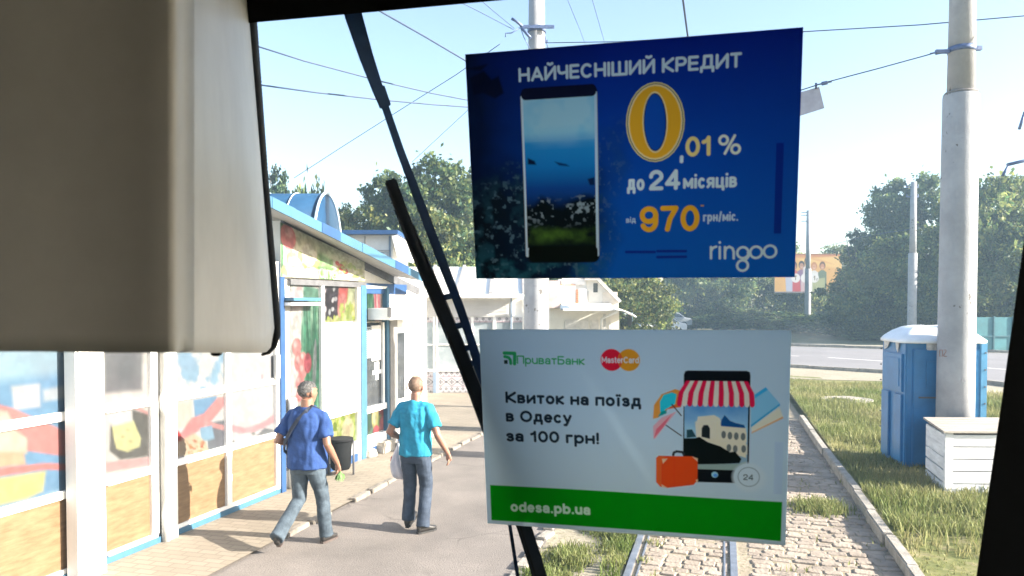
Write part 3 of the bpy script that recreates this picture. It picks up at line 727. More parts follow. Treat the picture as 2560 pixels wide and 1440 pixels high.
def crack(m, sc, wd):
    n, l = m.node_tree.nodes, m.node_tree.links; p = n['Principled BSDF']; src = p.inputs['Base Color'].links[0].from_socket
    tc = n.new('ShaderNodeTexCoord'); nz = n.new('ShaderNodeTexNoise'); nz.inputs['Scale'].default_value = 2.2; nz.inputs['Detail'].default_value = 5; l.new(tc.outputs['Object'], nz.inputs[0])
    ad = n.new('ShaderNodeVectorMath'); ad.operation = 'MULTIPLY_ADD'; ad.inputs[1].default_value = (.5, .5, 0); l.new(nz.outputs['Color'], ad.inputs[0]); l.new(tc.outputs['Object'], ad.inputs[2])
    v = n.new('ShaderNodeTexVoronoi'); v.feature = 'DISTANCE_TO_EDGE'; v.inputs['Scale'].default_value = sc; l.new(ad.outputs[0], v.inputs['Vector'])
    a = n.new('ShaderNodeMapRange'); a.inputs[1].default_value, a.inputs[2].default_value, a.inputs[3].default_value, a.inputs[4].default_value = 0, wd, 1, 0; l.new(v.outputs[0], a.inputs[0])
    b = n.new('ShaderNodeTexNoise'); b.inputs['Scale'].default_value = .55; b.inputs['Detail'].default_value = 2; l.new(tc.outputs['Object'], b.inputs[0])
    r = n.new('ShaderNodeMapRange'); r.inputs[1].default_value, r.inputs[2].default_value = .52, .62; l.new(b.outputs[0], r.inputs[0])
    mu = n.new('ShaderNodeMath'); mu.operation = 'MULTIPLY'; l.new(a.outputs[0], mu.inputs[0]); l.new(r.outputs[0], mu.inputs[1])
    mx = n.new('ShaderNodeMix'); mx.data_type = 'RGBA'; l.new(mu.outputs[0], mx.inputs[0]); l.new(src, mx.inputs[6]); mx.inputs[7].default_value = (.11, .098, .088, 1); l.new(mx.outputs[2], p.inputs['Base Color'])
asph = M_ground('worn_asphalt', (.150, .133, .120), (.235, .207, .186), (.125, .112, .102), .9, .35, 55)
crack(asph, .55, .012)
sheet('asphalt_path', [TP(-3, -4.95), TP(-3, -1.9), TP(9, -1.86), TP(30, -1.8), TP(60, -1.8), TP(60, -4.6), TP(16, -4.62)], asph, 0.0)
roadm = M_ground('road_asphalt', (.19, .18, .185), (.235, .225, .23), (.16, .155, .16), .35, .2, 30)
sheet('road', [(-40, 50), (4, 36), (10.8, 29.6), (13.4, 27.0), (14.8, 23.4), (17.5, 12), (22, -10), (70, -10), (60, 20), (24.4, 38.7), (16.1, 44.5), (5, 51), (-40, 68)], roadm, .104)
dirt = M_ground('pale_dirt', (.27, .235, .18), (.36, .32, .25), (.2, .19, .11), .7, .6, 14)
sheet('dirt_verge', [(-40, 44), (3, 33.5), (9.4, 25.2), (12.2, 24.4), (13.2, 21.5), (16.5, 10), (18.2, 10), (15, 23.6), (13.6, 27.4), (10.9, 30.0), (4, 36.5), (-40, 50.5)], dirt, .098)
sheet('far_verge', [(-40, 67), (5, 50), (16.1, 43.6), (24.4, 37.8), (60, 19), (70, 22), (26, 42), (17, 48), (6, 55), (-40, 72)], dirt, .108)
# lane lines on the road
wl = M('road_paint', (.62, .6, .58), .6, .15, 12)
m = MB()
for a, b in (((6, 42.5), (13.5, 35.7)), ((14.5, 34.8), (17.5, 30.5)), ((18.2, 29.5), (21.5, 23)), ((-10, 53), (4, 44))):
    a, b = Vector((*a, .108)), Vector((*b, .108)); t = (b - a).normalized(); q = Vector((-t.y, t.x, 0)) * .09
    m.add([a - q, b - q, b + q, a + q], [(0, 1, 2, 3)])
tag(m.build('road_marking', wl), kind='structure')
concrete = M('kerb_concrete', (.30, .27, .23), .85, .25, 5, .5, 40)
def kerb(name, P, h, wd, z0=-.02):
    m = MB(); n = len(P)
    for i in range(n - 1):
        a, b = Vector((P[i][0], P[i][1], 0)), Vector((P[i + 1][0], P[i + 1][1], 0)); L = (b - a).length; k = max(1, round(L / 1.0)); t = (b - a).normalized(); q = Vector((-t.y, t.x, 0))
        for j in range(k):
            u, v = a + t * (L * j / k + .006), a + t * (L * (j + 1) / k - .006)
            dz = rnd.uniform(-.012, .008); o = q * rnd.uniform(-.012, .012)
            m.hexa([u - q * wd / 2 + o + Vector((0, 0, z0)), v - q * wd / 2 + o + Vector((0, 0, z0)), v + q * wd / 2 + o + Vector((0, 0, z0)), u + q * wd / 2 + o + Vector((0, 0, z0)),
                    u - q * wd / 2 + o + Vector((0, 0, h + dz)), v - q * wd / 2 + o + Vector((0, 0, h + dz)), v + q * wd / 2 + o + Vector((0, 0, h + dz)), u + q * wd / 2 + o + Vector((0, 0, h + dz))])
    return tag(m.build(name, concrete, bevel=.012), kind='structure')
kerb('track_kerb', [TP(1, 1.82), TP(18, 1.70)], .135, .11)
kerb('road_kerb', [(-40, 50.2), (4, 36.2), (10.8, 29.8), (13.4, 27.2), (14.8, 23.6), (17.5, 12.2)], .22, .15)
kerb('far_road_kerb', [(-40, 67.2), (5, 50.4), (16.1, 44.0), (24.4, 38.2), (60, 19.6)], .24, .15)
# lawn right of the kerb, a sheet that rolls a little
m = MB(); nx, ny = 30, 60; vs = []
for j in range(ny + 1):
    for i in range(nx + 1):
        s_, d = 1 + 27.5 * j / ny, 1.83 + 9 * (i / nx) ** 1.3
        p = TP(s_, d); vs.append((p.x, p.y, .085 + .05 * mnoise.noise(Vector((p.x * .6, p.y * .6, 0))) * min(1, (d - 1.83) * 2)))
m.add(vs, [(j * (nx + 1) + i, j * (nx + 1) + i + 1, (j + 1) * (nx + 1) + i + 1, (j + 1) * (nx + 1) + i) for j in range(ny) for i in range(nx)], 0, True)
lawnm = M_ground('lawn_soil', (.10, .12, .035), (.20, .185, .075), (.26, .22, .12), .7, .8, 5)
tag(m.build('lawn', lawnm), kind='structure')
# pavers along the kiosks and before the far kiosk
def M_brick(name, c1, c2, mort, sx, sy, bump=.4):
    m = bpy.data.materials.new(name); m.use_nodes = True
    n, l = m.node_tree.nodes, m.node_tree.links; p = n['Principled BSDF']; p.inputs['Roughness'].default_value = .9; p.inputs['Specular IOR Level'].default_value = .2
    tc = n.new('ShaderNodeTexCoord'); br = n.new('ShaderNodeTexBrick'); l.new(tc.outputs['Object'], br.inputs[0])
    br.inputs['Color1'].default_value, br.inputs['Color2'].default_value, br.inputs['Mortar'].default_value = (*c1, 1), (*c2, 1), (*mort, 1)
    br.inputs['Scale'].default_value = 1; br.inputs['Brick Width'].default_value, br.inputs['Row Height'].default_value = sx, sy; br.inputs['Mortar Size'].default_value = .012; br.inputs['Mortar Smooth'].default_value = .3
    nz = n.new('ShaderNodeTexNoise'); nz.inputs['Scale'].default_value = 1.1; nz.inputs['Detail'].default_value = 7; l.new(tc.outputs['Object'], nz.inputs[0])
    mr = n.new('ShaderNodeMapRange'); mr.inputs[1].default_value, mr.inputs[2].default_value, mr.inputs[3].default_value, mr.inputs[4].default_value = .3, .7, .90, 1.12; l.new(nz.outputs[0], mr.inputs[0])
    sc = n.new('ShaderNodeVectorMath'); sc.operation = 'SCALE'; l.new(br.outputs[0], sc.inputs[0]); l.new(mr.outputs[0], sc.inputs['Scale']); l.new(sc.outputs[0], p.inputs['Base Color'])
    bp = n.new('ShaderNodeBump'); bp.inputs['Strength'].default_value = bump; bp.inputs['Distance'].default_value = .01; l.new(br.outputs['Fac'], bp.inputs['Height']); bp.invert = True; l.new(bp.outputs[0], p.inputs['Normal'])
    return m
pav = M_brick('pavers', (.235, .20, .155), (.27, .23, .18), (.205, .175, .135), .22, .11, .12)
m = MB(); m.add([(-9, -4, 0), (-4.86, -4, 0), (-4.62, 16, 0), (-4.6, 23, 0), (-12, 26, 0)], [(0, 1, 2, 3, 4)])
tag(m.build('pavement', pav, loc=(0, 0, .03), rz=-YAW), kind='structure')
m = MB()
for j in range(26):                                   # broken edging between pavement and asphalt
    s_ = 4.6 + j * .52; L = rnd.uniform(.3, .5)
    if rnd.random() < .1: continue
    d = -4.86 + (s_ + 4) * .0115 + rnd.uniform(-.015, .015); zz = rnd.uniform(.03, .05)
    m.box(TP(s_, d, zz / 2), (.09 + rnd.uniform(-.02, .02), .49 + rnd.uniform(-.06, .02), zz + .02), rz=-YAW + rnd.uniform(-.025, .025))
tag(m.build('pavement_edging', M('worn_edging', (.20, .175, .145), .9, .3, 6, .5, 40), bevel=.01), kind='structure')
# cobbles between and beside the rails, every stone a low rounded block
cob = M('cobble_stone', (.25, .205, .165), .9, .35, 2.5, .6, 30, col2=(.37, .31, .25), spec=.2)
bedm = M_ground('cobble_bed', (.24, .20, .145), (.34, .285, .215), (.15, .14, .075), 1.2, .5, 20)
m = MB(); m.add([TP(-2, -.92), TP(-2, 1.78), TP(60, 1.7), TP(60, -.92)], [(0, 1, 2, 3)]); tag(m.build('track_bed', bedm), kind='structure').location.z = -.004
m = MB()
def stone(s_, d, ls, ld):
    z = .003 + rnd.uniform(-.006, .008); a = rnd.uniform(-.12, .12)
    ring0, ring1 = [], []
    for k in range(8):
        t = 2 * math.pi * (k + .5) / 8; e = .27
        u = math.copysign(abs(math.cos(t)) ** e, math.cos(t)); v = math.copysign(abs(math.sin(t)) ** e, math.sin(t))
        j = 1 + rnd.uniform(-.09, .09); uu, vv = u * ls / 2 * j, v * ld / 2 * j
        uu, vv = uu * math.cos(a) - vv * math.sin(a), uu * math.sin(a) + vv * math.cos(a)
        ring0.append(TP(s_ + uu, d + vv, -.03)); ring1.append((uu, vv))
    tx, ty = rnd.uniform(-.04, .04), rnd.uniform(-.04, .04)
    r1 = [TP(s_ + u * .985, d + v * .985, z - .007 + tx * u + ty * v) for u, v in ring1]; r2 = [TP(s_ + u * .87, d + v * .87, z + .002 + tx * u + ty * v) for u, v in ring1]
    m.rings([ring0, r1, r2], 0, False)
for lo, hi in ((-.80, .08), (.26, 1.74)):
    s_ = 5.6
    while s_ < 18:
        d = lo + rnd.uniform(0, .05); row = rnd.uniform(.10, .15)
        while d < hi - .06:
            ld = min(rnd.uniform(.13, .26), hi - d)
            stone(s_ + rnd.uniform(-.02, .02), d + ld / 2, row * rnd.uniform(.88, .98), ld * rnd.uniform(.88, .98))
            d += ld
        s_ += row
tag(m.build('cobbles', cob), kind='structure')
railm = M('rail_steel', (.34, .34, .36), .38, .2, 8, .05, 60, metal=.75)
grov = M('groove_dirt', (.05, .048, .042), .9, .2, 20)
for nm, sgn in (('rail', -1), ('rail', 1)):
    d0 = -.375 + sgn * .5
    m = MB()
    a, b = (d0 - .035, d0 + .035)
    rr = empty(nm, TP(7, d0), 0, ('steel tram rail beside the weedy verge, the one nearer the kiosks' if sgn < 0 else 'steel tram rail set in cobbles, the one nearer the kerb'), 'rail', 'tram rails')
    def strip(u0, u1, z0, z1):
        mm_ = MB(); mm_.hexa([TP(2, u0, z0), TP(2, u1, z0), TP(70, u1, z0), TP(70, u0, z0), TP(2, u0, z1), TP(2, u1, z1), TP(70, u1, z1), TP(70, u0, z1)]); return mm_
    PT('rail_head', strip(a, b, -.1, .022), railm, rr, .004)
    g0 = b if sgn < 0 else a - .045
    PT('groove', strip(g0, g0 + .045, -.1, -.02), grov, rr)
    l0 = g0 + .045 if sgn < 0 else g0 - .02
    PT('guard_lip', strip(l0, l0 + .02, -.1, .014), railm, rr, .003)

# ------------------------------------------------------------------ grass: blades of many lengths, thin where the soil shows
def grass(name, spots, mat, label=None):
    V, Fc, C = [], [], []
    for (x, y, z, h, dryness) in spots:
        a = rnd.uniform(0, 6.28); w = rnd.uniform(.004, .009) * (1 + h); ln = rnd.uniform(.15, .7) * h; la = rnd.uniform(0, 6.28)
        dx, dy = math.cos(a) * w, math.sin(a) * w; lx, ly = math.cos(la) * ln, math.sin(la) * ln
        n = len(V)
        V += [(x - dx, y - dy, z), (x + dx, y + dy, z), (x + dx * .7 + lx * .4, y + dy * .7 + ly * .4, z + h * .6), (x - dx * .7 + lx * .4, y - dy * .7 + ly * .4, z + h * .6), (x + lx, y + ly, z + h)]
        Fc += [(n, n + 1, n + 2, n + 3), (n + 3, n + 2, n + 4)]
        g = rnd.uniform(.75, 1.25); c = (np.array((.115, .165, .038)) * (1 - dryness) + np.array((.36, .31, .155)) * dryness) * g
        C += [c] * 5
    me = bpy.data.meshes.new(name); me.from_pydata(V, [], Fc); me.update()
    ca = me.color_attributes.new('Col', 'FLOAT_COLOR', 'POINT')
    ca.data.foreach_set('color', np.hstack([np.array(C), np.ones((len(C), 1))]).astype(np.float32).ravel())
    return tag(link_mesh(name, me, mat), label, 'grass', kind='stuff')
gm = MC('grass_blade', .6, .35, .25)
sp = []
def lawn_z(x, y, d): return .085 + .05 * mnoise.noise(Vector((x * .6, y * .6, 0))) * min(1, max(0, d - 1.83) * 2)
for i in range(150000):
    s_ = 5.5 + 20.5 * rnd.random() ** 1.5; d = 1.86 + 7.5 * rnd.random() ** 1.1; p = TP(s_, d)
    if p.x / p.y > .72 or p.x / p.y < .30: continue
    if p.y > 25 - max(0, p.x - 9.4) * .9: continue
    dens = mnoise.noise(Vector((p.x * .55, p.y * .55, 3))) * .5 + .5 + (.25 if s_ > 9.3 else -.38 + (s_ - 6) * .06)
    if s_ < 9.2 and d > 2.0 and rnd.random() < .25: continue
    if rnd.random() > dens * 1.25 - .08: continue
    tall = .04 + .10 * max(0, mnoise.noise(Vector((p.x * .9, p.y * .9, 9))) + .45) + (.045 if s_ > 8.6 else 0)
    dry = min(1, max(0, .38 + .55 * mnoise.noise(Vector((p.x * .8, p.y * .5, 17))) + (.3 if s_ < 9 else 0) + rnd.uniform(-.2, .2)))
    sp.append((p.x, p.y, lawn_z(p.x, p.y, d) - .01, tall * rnd.uniform(.4, 1.3), dry))
grass('lawn_grass', sp, gm, 'uneven green and straw coloured grass growing beyond the kerb')
sp = []
for i in range(26000):
    s_ = 6.0 + 5.5 * rnd.random(); d = rnd.uniform(-1.86, -.93); p = TP(s_, d)
    k = mnoise.noise(Vector((p.x * 1.6, p.y * 1.1, 5)))
    if k + (d + 1.4) * .25 + (.35 if d > -1.15 else 0) < rnd.uniform(-.15, .45): continue
    h = .04 + .14 * max(0, mnoise.noise(Vector((p.x * 2.1, p.y * 2.1, 2))) + .25)
    sp.append((p.x, p.y, -.01, h * rnd.uniform(.5, 1.4), min(1, max(0, .25 + .5 * mnoise.noise(Vector((p.x * 2, p.y * 2, 7))) + rnd.uniform(-.15, .2)))))
for i in range(3800):
    s_ = 6.0 + 6 * rnd.random(); d = rnd.choice([rnd.uniform(-.79, -.6), rnd.uniform(-.82, -.72), rnd.uniform(.27, 1.75)]); p = TP(s_, d)
    if mnoise.noise(Vector((p.x * 2.5, p.y * 2.5, 8))) < .18 + (.2 if d > 0 else 0): continue
    sp.append((p.x, p.y, -.01, rnd.uniform(.03, .09), rnd.uniform(.1, .7)))
for i in range(1600):
    s_ = 10.35 + rnd.gauss(0, .16); d = 1.2 + rnd.gauss(0, .16); p = TP(s_, d); sp.append((p.x, p.y, 0, rnd.uniform(.04, .14), rnd.uniform(.1, .6)))
grass('track_weeds', sp, gm, 'tufts of weeds along the rail and between the cobbles')
vg = M_ground('verge_soil', (.25, .22, .165), (.34, .30, .225), (.16, .15, .08), 1.6, .7, 16)
m = MB(); m.add([TP(-2, -1.92), TP(-2, -.93), TP(40, -.93), TP(40, -1.87)], [(0, 1, 2, 3)]); tag(m.build('verge', vg), kind='structure').location.z = -.004
m = MB()
for j in range(40):
    s_ = 6 + j * .33; m.box(TP(s_, -1.92 + rnd.uniform(-.03, .03), .01), (.12, rnd.uniform(.18, .3), rnd.uniform(.03, .07)), rz=-YAW + rnd.uniform(-.2, .2))
tag(m.build('verge_kerb', concrete, bevel=.01), kind='structure')
# a manhole ring in the lawn
c = gr(2118, 1003, .1); mh = MB(); mh.tube([(c.x, c.y, .04), (c.x, c.y, .16)], .62, 20, caps=True); mh.tube([(c.x, c.y, .15), (c.x, c.y, .2)], .3, 16)
tag(mh.build('manhole_cover', concrete), 'low concrete manhole ring in the sunlit grass', 'manhole')

# ================================================================== the kiosks on the left
def FP(s_, o, z): return F0 + FU * s_ + FN * o + Vector((0, 0, z))
def fb(m, s0, s1, o0, o1, z0, z1, mi=0):
    return m.hexa([FP(s0, o0, z0), FP(s1, o0, z0), FP(s1, o1, z0), FP(s0, o1, z0), FP(s0, o0, z1), FP(s1, o0, z1), FP(s1, o1, z1), FP(s0, o1, z1)], mi)
def fbox(name, s0, s1, o0, o1, z0, z1, mat, root, bevel=0.0): return PT(name, fb(MB(), s0, s1, o0, o1, z0, z1), mat, root, bevel)
white = M('white_paint', (.78, .77, .74), .45, .05, 3, .05, 40)
blue = M('blue_paint', (.018, .060, .16), .45, .12, 5, .08, 50)
blue_d = M('sky_blue_paint', (.045, .125, .20), .45, .1, 5, .06, 50)
greyp = M('grey_pipe', (.42, .42, .41), .5, .15, 6)
darkgrey = M('dark_grey_metal', (.10, .10, .105), .5, .2, 8)
woodp = M('wood_veneer', (.13, .078, .036), .55, .3, 3, .1, 40, col2=(.20, .128, .066), stretch=(1.6, 1.6, 9), detail=8)
glassd = M('dark_window_glass', (.045, .05, .055), .08, .3, 3, spec=.8)
FG = 6.3
def fk(*c, g=FG): return tuple(v / g for v in lin(c))
def grain(a, seed, h, st):                                  # photographic mottling of the print
    f = vnoise(a.ny, a.nx, max(3, h * 7), seed + 100, 3); c = vnoise(a.ny, a.nx, max(3, h * 16), seed + 200, 2); q = vnoise(a.ny, a.nx, max(2, h * 4), seed + 300, 3)
    a.im *= (1 + st * (.76 * f - .38))[..., None]; a.im *= (1 + .45 * st * (np.clip((c - .5) * 6, -1, 1)))[..., None] ** .6
    a.im[..., 0] *= 1 + st * (.4 * q - .2); a.im[..., 1] *= 1 + st * (.12 - .24 * q)
def fart(name, s0, s1, z0, z1, o, paint, root, k=70, mat=None, z1b=None):
    """printed panel lying on the front: paint(art) in metres; z1b = height of its far upper corner when the top slopes"""
    w, h = s1 - s0, max(z1, z1b or z1) - z0
    a = Art(w, h, k, fk(250, 245, 240)); paint(a, w, h); grain(a, len(root.children) + int(s0 * 10), h, .22 if root is k1 else .7)
    zb = z1b if z1b is not None else z1
    def cn(u, v):
        zt = z1 + (zb - z1) * u
        return FP(s0 + w * u, o, zt + (z0 - zt) * v)
    ob = a.sheet(name, mat or vinyl, cn, root, thick=-FN * .012); ob.location = -root.location; return ob
vinyl = MC('printed_vinyl', .28, 0, .5)
k1 = empty('market_kiosk', FP(-1, -1, 0), 0, 'white framed kiosk with wooden lower panels and red ribbon food pictures', 'kiosk', 'market kiosks on the left')
fbox('wall', -5.2, 2.0, -3.2, -.06, .02, 3.2, white, k1)
zr0, zr1 = fz(431, 1167), fz(431, 1150); zb0, zb1 = fz(440, 1345), fz(440, 1321)
zup0, zup1 = fz(431, 1004), fz(431, 985)
fbox('plinth', -5.2, 2.02, -.05, .03, 0, zb1, blue_d, k1)
zw0 = zb1 + .045
S = {p: fs(p) for p in (-200, -90, 0, 192, 262, 371, 388, 428, 560, 573, 685, 693, 703)}
sA, sB, sC0, sC1, sD, sE = S[192], S[262], S[371], S[428], S[566] if 566 in S else fs(566), S[685]
for (a, b) in ((-5.2, -2.6), (-2.55, sA), (sB, S[371]), (S[428], S[560]), (S[573], sE)):
    fbox('wood_panel', a, b, -.055, -.012, zw0, zr0, woodp, k1)
for (a, b) in ((-5.2, sA), (sB, S[388]), (S[428], sE)):
    fbox('rail', a, b, -.055, .02, zr0, zr1, white, k1, .004)
    fbox('rail', a, b, -.05, .012, zb1 - .0, zw0, white, k1, .004)
    fbox('rail', a, b, -.055, .016, zup0, zup1, white, k1, .004)
fbox('mullion', S[560], S[573], -.055, .024, zw0, 3.2, white, k1, .004)
fbox('mullion', S[371], S[388], -.055, .024, zw0, 3.2, white, k1, .004)
fbox('mullion', -2.6, -2.55, -.055, .024, zw0, 3.2, white, k1, .004)
fbox('mullion', S[685], S[693], -.055, .03, zb1, 3.2, white, k1, .004)
fbox('corner_post', S[693] + .005, S[703] + .02, -.06, .05, 0, 3.2, blue, k1, .004)
fbox('post', fs(190, .2), fs(262, .2), .03, .2, 0, 3.5, white, k1, .02)
fbox('post', S[388] + .10, S[428], -.05, .07, 0.0, 3.4, white, k1, .01)
m = MB(); q = S[388] + .055
m.tube([FP(q, .06, .02), FP(q, .06, .35), FP(q + .03, .06, .5), FP(q + .03, .06, 1.42), FP(q - .01, .06, 1.5), FP(q - .01, .06, 1.62), FP(q + .03, .06, 1.7), FP(q + .03, .06, 2.1), FP(q - .01, .06, 2.18), FP(q - .01, .06, 3.4)], .045, 12)
PT('downpipe', m, greyp, k1)
rib = fk(252, 176, 176)
def on_front(a, s0, z1):                              # draws on a front panel at places read from the photo
    q = lambda px, py: (fs(px) - s0, z1 - fz(px, py))
    class D: pass
    d = D(); d.q = q
    d.poly = lambda P, c, al=1.0, so=.015: a.poly([q(*p) for p in P], fk(*c), al, so)
    d.ell = lambda x, y, rx, ry, c, so=.015: a.poly([q(x + rx * math.cos(t), y + ry * math.sin(t)) for t in np.linspace(0, 2 * math.pi, 25)[:-1]], fk(*c), 1, so)
    return d
def picA(a, w, h):
    d = on_front(a, -2.55, 3.1); a.rect(0, 0, w, h, fk(196, 232, 252))
    d.poly([(-60, 960), (190, 930), (190, 1215), (-60, 1300)], (150, 200, 242), 1, .1); d.poly([(30, 967), (100, 960), (100, 1016), (36, 1024)], (255, 255, 255), 1, .04); d.poly([(108, 975), (176, 962), (178, 995), (110, 1004)], (226, 240, 250), 1, .04)
    d.poly([(-60, 1005), (0, 1012), (30, 1020), (190, 1090), (190, 1145), (70, 1128), (-60, 1125)], (255, 178, 174)); d.poly([(-60, 1010), (18, 1030), (40, 1078), (66, 1096), (66, 1134), (-60, 1140)], (255, 247, 226), 1, .03)
    d.poly([(-60, 1130), (58, 1130), (62, 1162), (-60, 1176)], (255, 220, 186), 1, .03); d.poly([(-60, 1176), (110, 1158), (190, 1160), (190, 1178), (112, 1174), (-60, 1200)], (255, 168, 164)); d.poly([(-60, 1204), (112, 1178), (104, 1228), (62, 1248), (-60, 1276)], (255, 250, 172), 1, .03)
    d.poly([(168, 860), (192, 860), (192, 1222), (176, 1222)], (140, 160, 188), .9, .02)
def picB(a, w, h):
    d = on_front(a, sB, 3.1); a.rect(0, 0, w, h, fk(250, 248, 244)); d.poly([(262, 820), (360, 820), (356, 975), (262, 985)], (156, 158, 164), 1, .05); d.poly([(290, 880), (340, 880), (330, 960), (300, 960)], (128, 132, 140), .5, .1)
    d.poly([(330, 1024), (372, 1034), (372, 1142), (300, 1150), (272, 1128), (276, 1060)], (134, 134, 130), 1, .03); d.poly([(322, 1008), (372, 1030), (372, 1038), (322, 1016)], (242, 188, 184)); d.poly([(276, 1018), (330, 1020), (332, 1060), (278, 1066)], (255, 255, 255), 1, .03)
    d.poly([(280, 1066), (334, 1052), (344, 1078), (352, 1096), (348, 1116), (318, 1130), (290, 1122), (284, 1096)], (251, 249, 190), 1, .02); d.ell(306, 1092, 5, 4, (208, 200, 150)); d.ell(326, 1104, 4, 3, (208, 200, 150)); d.ell(318, 1074, 4, 3, (216, 208, 160)); d.poly([(262, 1156), (372, 1144), (372, 1164), (262, 1182)], (253, 198, 198))
def picC(a, w, h):
    d = on_front(a, S[428], 3.1); n = vnoise(a.ny, a.nx, 9, 44); a.rect(0, 0, w, h, fk(252, 252, 252)); a.put(..., np.clip((n - .47) * 7, 0, 1) * (a.Y < d.q(500, 990)[1]), fk(178, 216, 246))
    d.poly([(428, 1008), (480, 1002), (478, 1066), (428, 1074)], (255, 247, 234), 1, .03); d.poly([(484, 1000), (544, 990), (532, 1030), (488, 1048)], (150, 196, 236)); d.poly([(518, 1058), (562, 1050), (562, 1128), (520, 1134)], (150, 154, 164), 1, .02)
    d.poly([(440, 1100), (478, 1046), (510, 1034), (545, 994), (562, 992), (562, 1014), (530, 1052), (482, 1088), (452, 1112)], (254, 178, 178)); d.poly([(512, 1052), (562, 1064), (562, 1076), (510, 1064)], (254, 186, 186)); d.poly([(500, 1070), (530, 1064), (536, 1096), (504, 1106)], (176, 216, 246))
    d.ell(440, 1092, 13, 16, (228, 92, 92)); d.poly([(444, 1104), (486, 1084), (514, 1104), (522, 1130), (440, 1144)], (254, 232, 200), 1, .03); r = random.Random(2)
    for i in range(22): d.ell(r.uniform(448, 510), r.uniform(1100, 1136), r.uniform(2, 5), r.uniform(1, 3), ((222, 156, 106), (240, 196, 150), (214, 110, 80))[i % 3], .01)
def picD(a, w, h):
    d = on_front(a, S[573], 3.1); a.rect(0, 0, w, h, fk(253, 252, 254)); d.poly([(573, 1060), (612, 1070), (652, 1058), (686, 1036), (686, 1056), (640, 1080), (600, 1084), (573, 1078)], (251, 200, 206)); d.poly([(654, 936), (660, 936), (660, 966), (654, 966)], (252, 196, 204))
    d.poly([(640, 1090), (662, 1070), (684, 1074), (684, 1084)], (160, 164, 168)); d.ell(634, 1084, 5, 4, (180, 184, 180)); d.ell(582, 1104, 5, 3, (150, 152, 152)); d.poly([(573, 860), (640, 850), (600, 960), (573, 970)], (232, 242, 250), .6, .2)
for nm, a, b, f_ in (('A', -2.55, sA, picA), ('B', sB, S[371], picB), ('C', S[428], S[560], picC), ('D', S[573], sE, picD)):
    fart('picture_panel', a, b, zr1, 3.1, -.018, f_, k1, 50)
m = MB(); fb(m, S[685] - .05, S[685] + .03, .03, .075, fz(690, 945), fz(690, 885)); mt = PT('switch_box', m, M('switch_plastic', (.55, .55, .53), .4, .1), k1, .005)
# its lean-to roof over the front
m = MB(); m.extr([FP(-5.3, .5, 3.3), FP(1.0, .5, 3.3), FP(1.0, -3.3, 3.75), FP(-5.3, -3.3, 3.75)], Vector((0, 0, .09))); PT('roof', m, blue_d, k1, .01)

k2 = empty('market_kiosk', FP(4.4, -1, 0), 0, 'vegetable kiosk under a sloping blue edged roof with barrel shaped skylight', 'kiosk', 'market kiosks on the left')
ZT = lambda s_: 3.83 - (s_ - 1.9) * .19            # underside of the roof where it meets the front
m = MB(); m.extr([FP(2.15, -.06, .02), FP(6.85, -.06, .02), FP(6.85, -.06, ZT(6.85)), FP(2.15, -.06, ZT(2.15))], -FN * 3.2); PT('wall', m, white, k2)
fbox('plinth', 2.3, 6.0, -.055, .02, 0, fz(862, 1138), blue, k2)
_e0, _e1 = (fs(689, .545), fz(689, 523, .545)), (fs(1051, .545), fz(1051, 701, .545))
ZE = lambda s_: _e0[1] + (s_ - _e0[0]) / (_e1[0] - _e0[0]) * (_e1[1] - _e0[1])   # lower edge of the fascia
a0, a1 = fs(664, .545), fs(1056, .545)
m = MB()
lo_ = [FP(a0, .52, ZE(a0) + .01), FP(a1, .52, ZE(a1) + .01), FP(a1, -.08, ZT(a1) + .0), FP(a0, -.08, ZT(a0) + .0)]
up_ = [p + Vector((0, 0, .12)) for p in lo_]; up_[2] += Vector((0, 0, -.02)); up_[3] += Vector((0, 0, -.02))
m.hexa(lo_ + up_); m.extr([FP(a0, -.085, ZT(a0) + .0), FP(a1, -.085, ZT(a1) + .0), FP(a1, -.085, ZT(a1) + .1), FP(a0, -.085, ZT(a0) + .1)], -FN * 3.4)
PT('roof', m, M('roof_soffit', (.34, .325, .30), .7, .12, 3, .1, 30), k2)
m = MB(); m.extr([FP(a0, .545, ZE(a0)), FP(a1, .545, ZE(a1)), FP(a1, .545, ZE(a1) + .135), FP(a0, .545, ZE(a0) + .135)], -FN * .022)
fsc = PT('fascia', m, blue_d, k2)
for i in range(5):
    sa = a0 + .15 + i * 1.15; m = MB(); m.extr([FP(sa, .552, ZE(sa) - .002), FP(sa + .5, .552, ZE(sa + .5) - .002), FP(sa + .5, .552, ZE(sa + .5) + .137), FP(sa, .552, ZE(sa) + .137)], -FN * .006); o = m.build('fascia_sheet', blue if i in (1, 3) else blue_d, fsc)
m = MB(); m.extr([FP(2.1, -.01, ZT(2.1) - .14), FP(6.9, -.01, ZT(6.9) - .14), FP(6.9, -.01, ZT(6.9) + .01), FP(2.1, -.01, ZT(2.1) + .01)], -FN * .04); PT('wall_trim', m, darkgrey, k2)
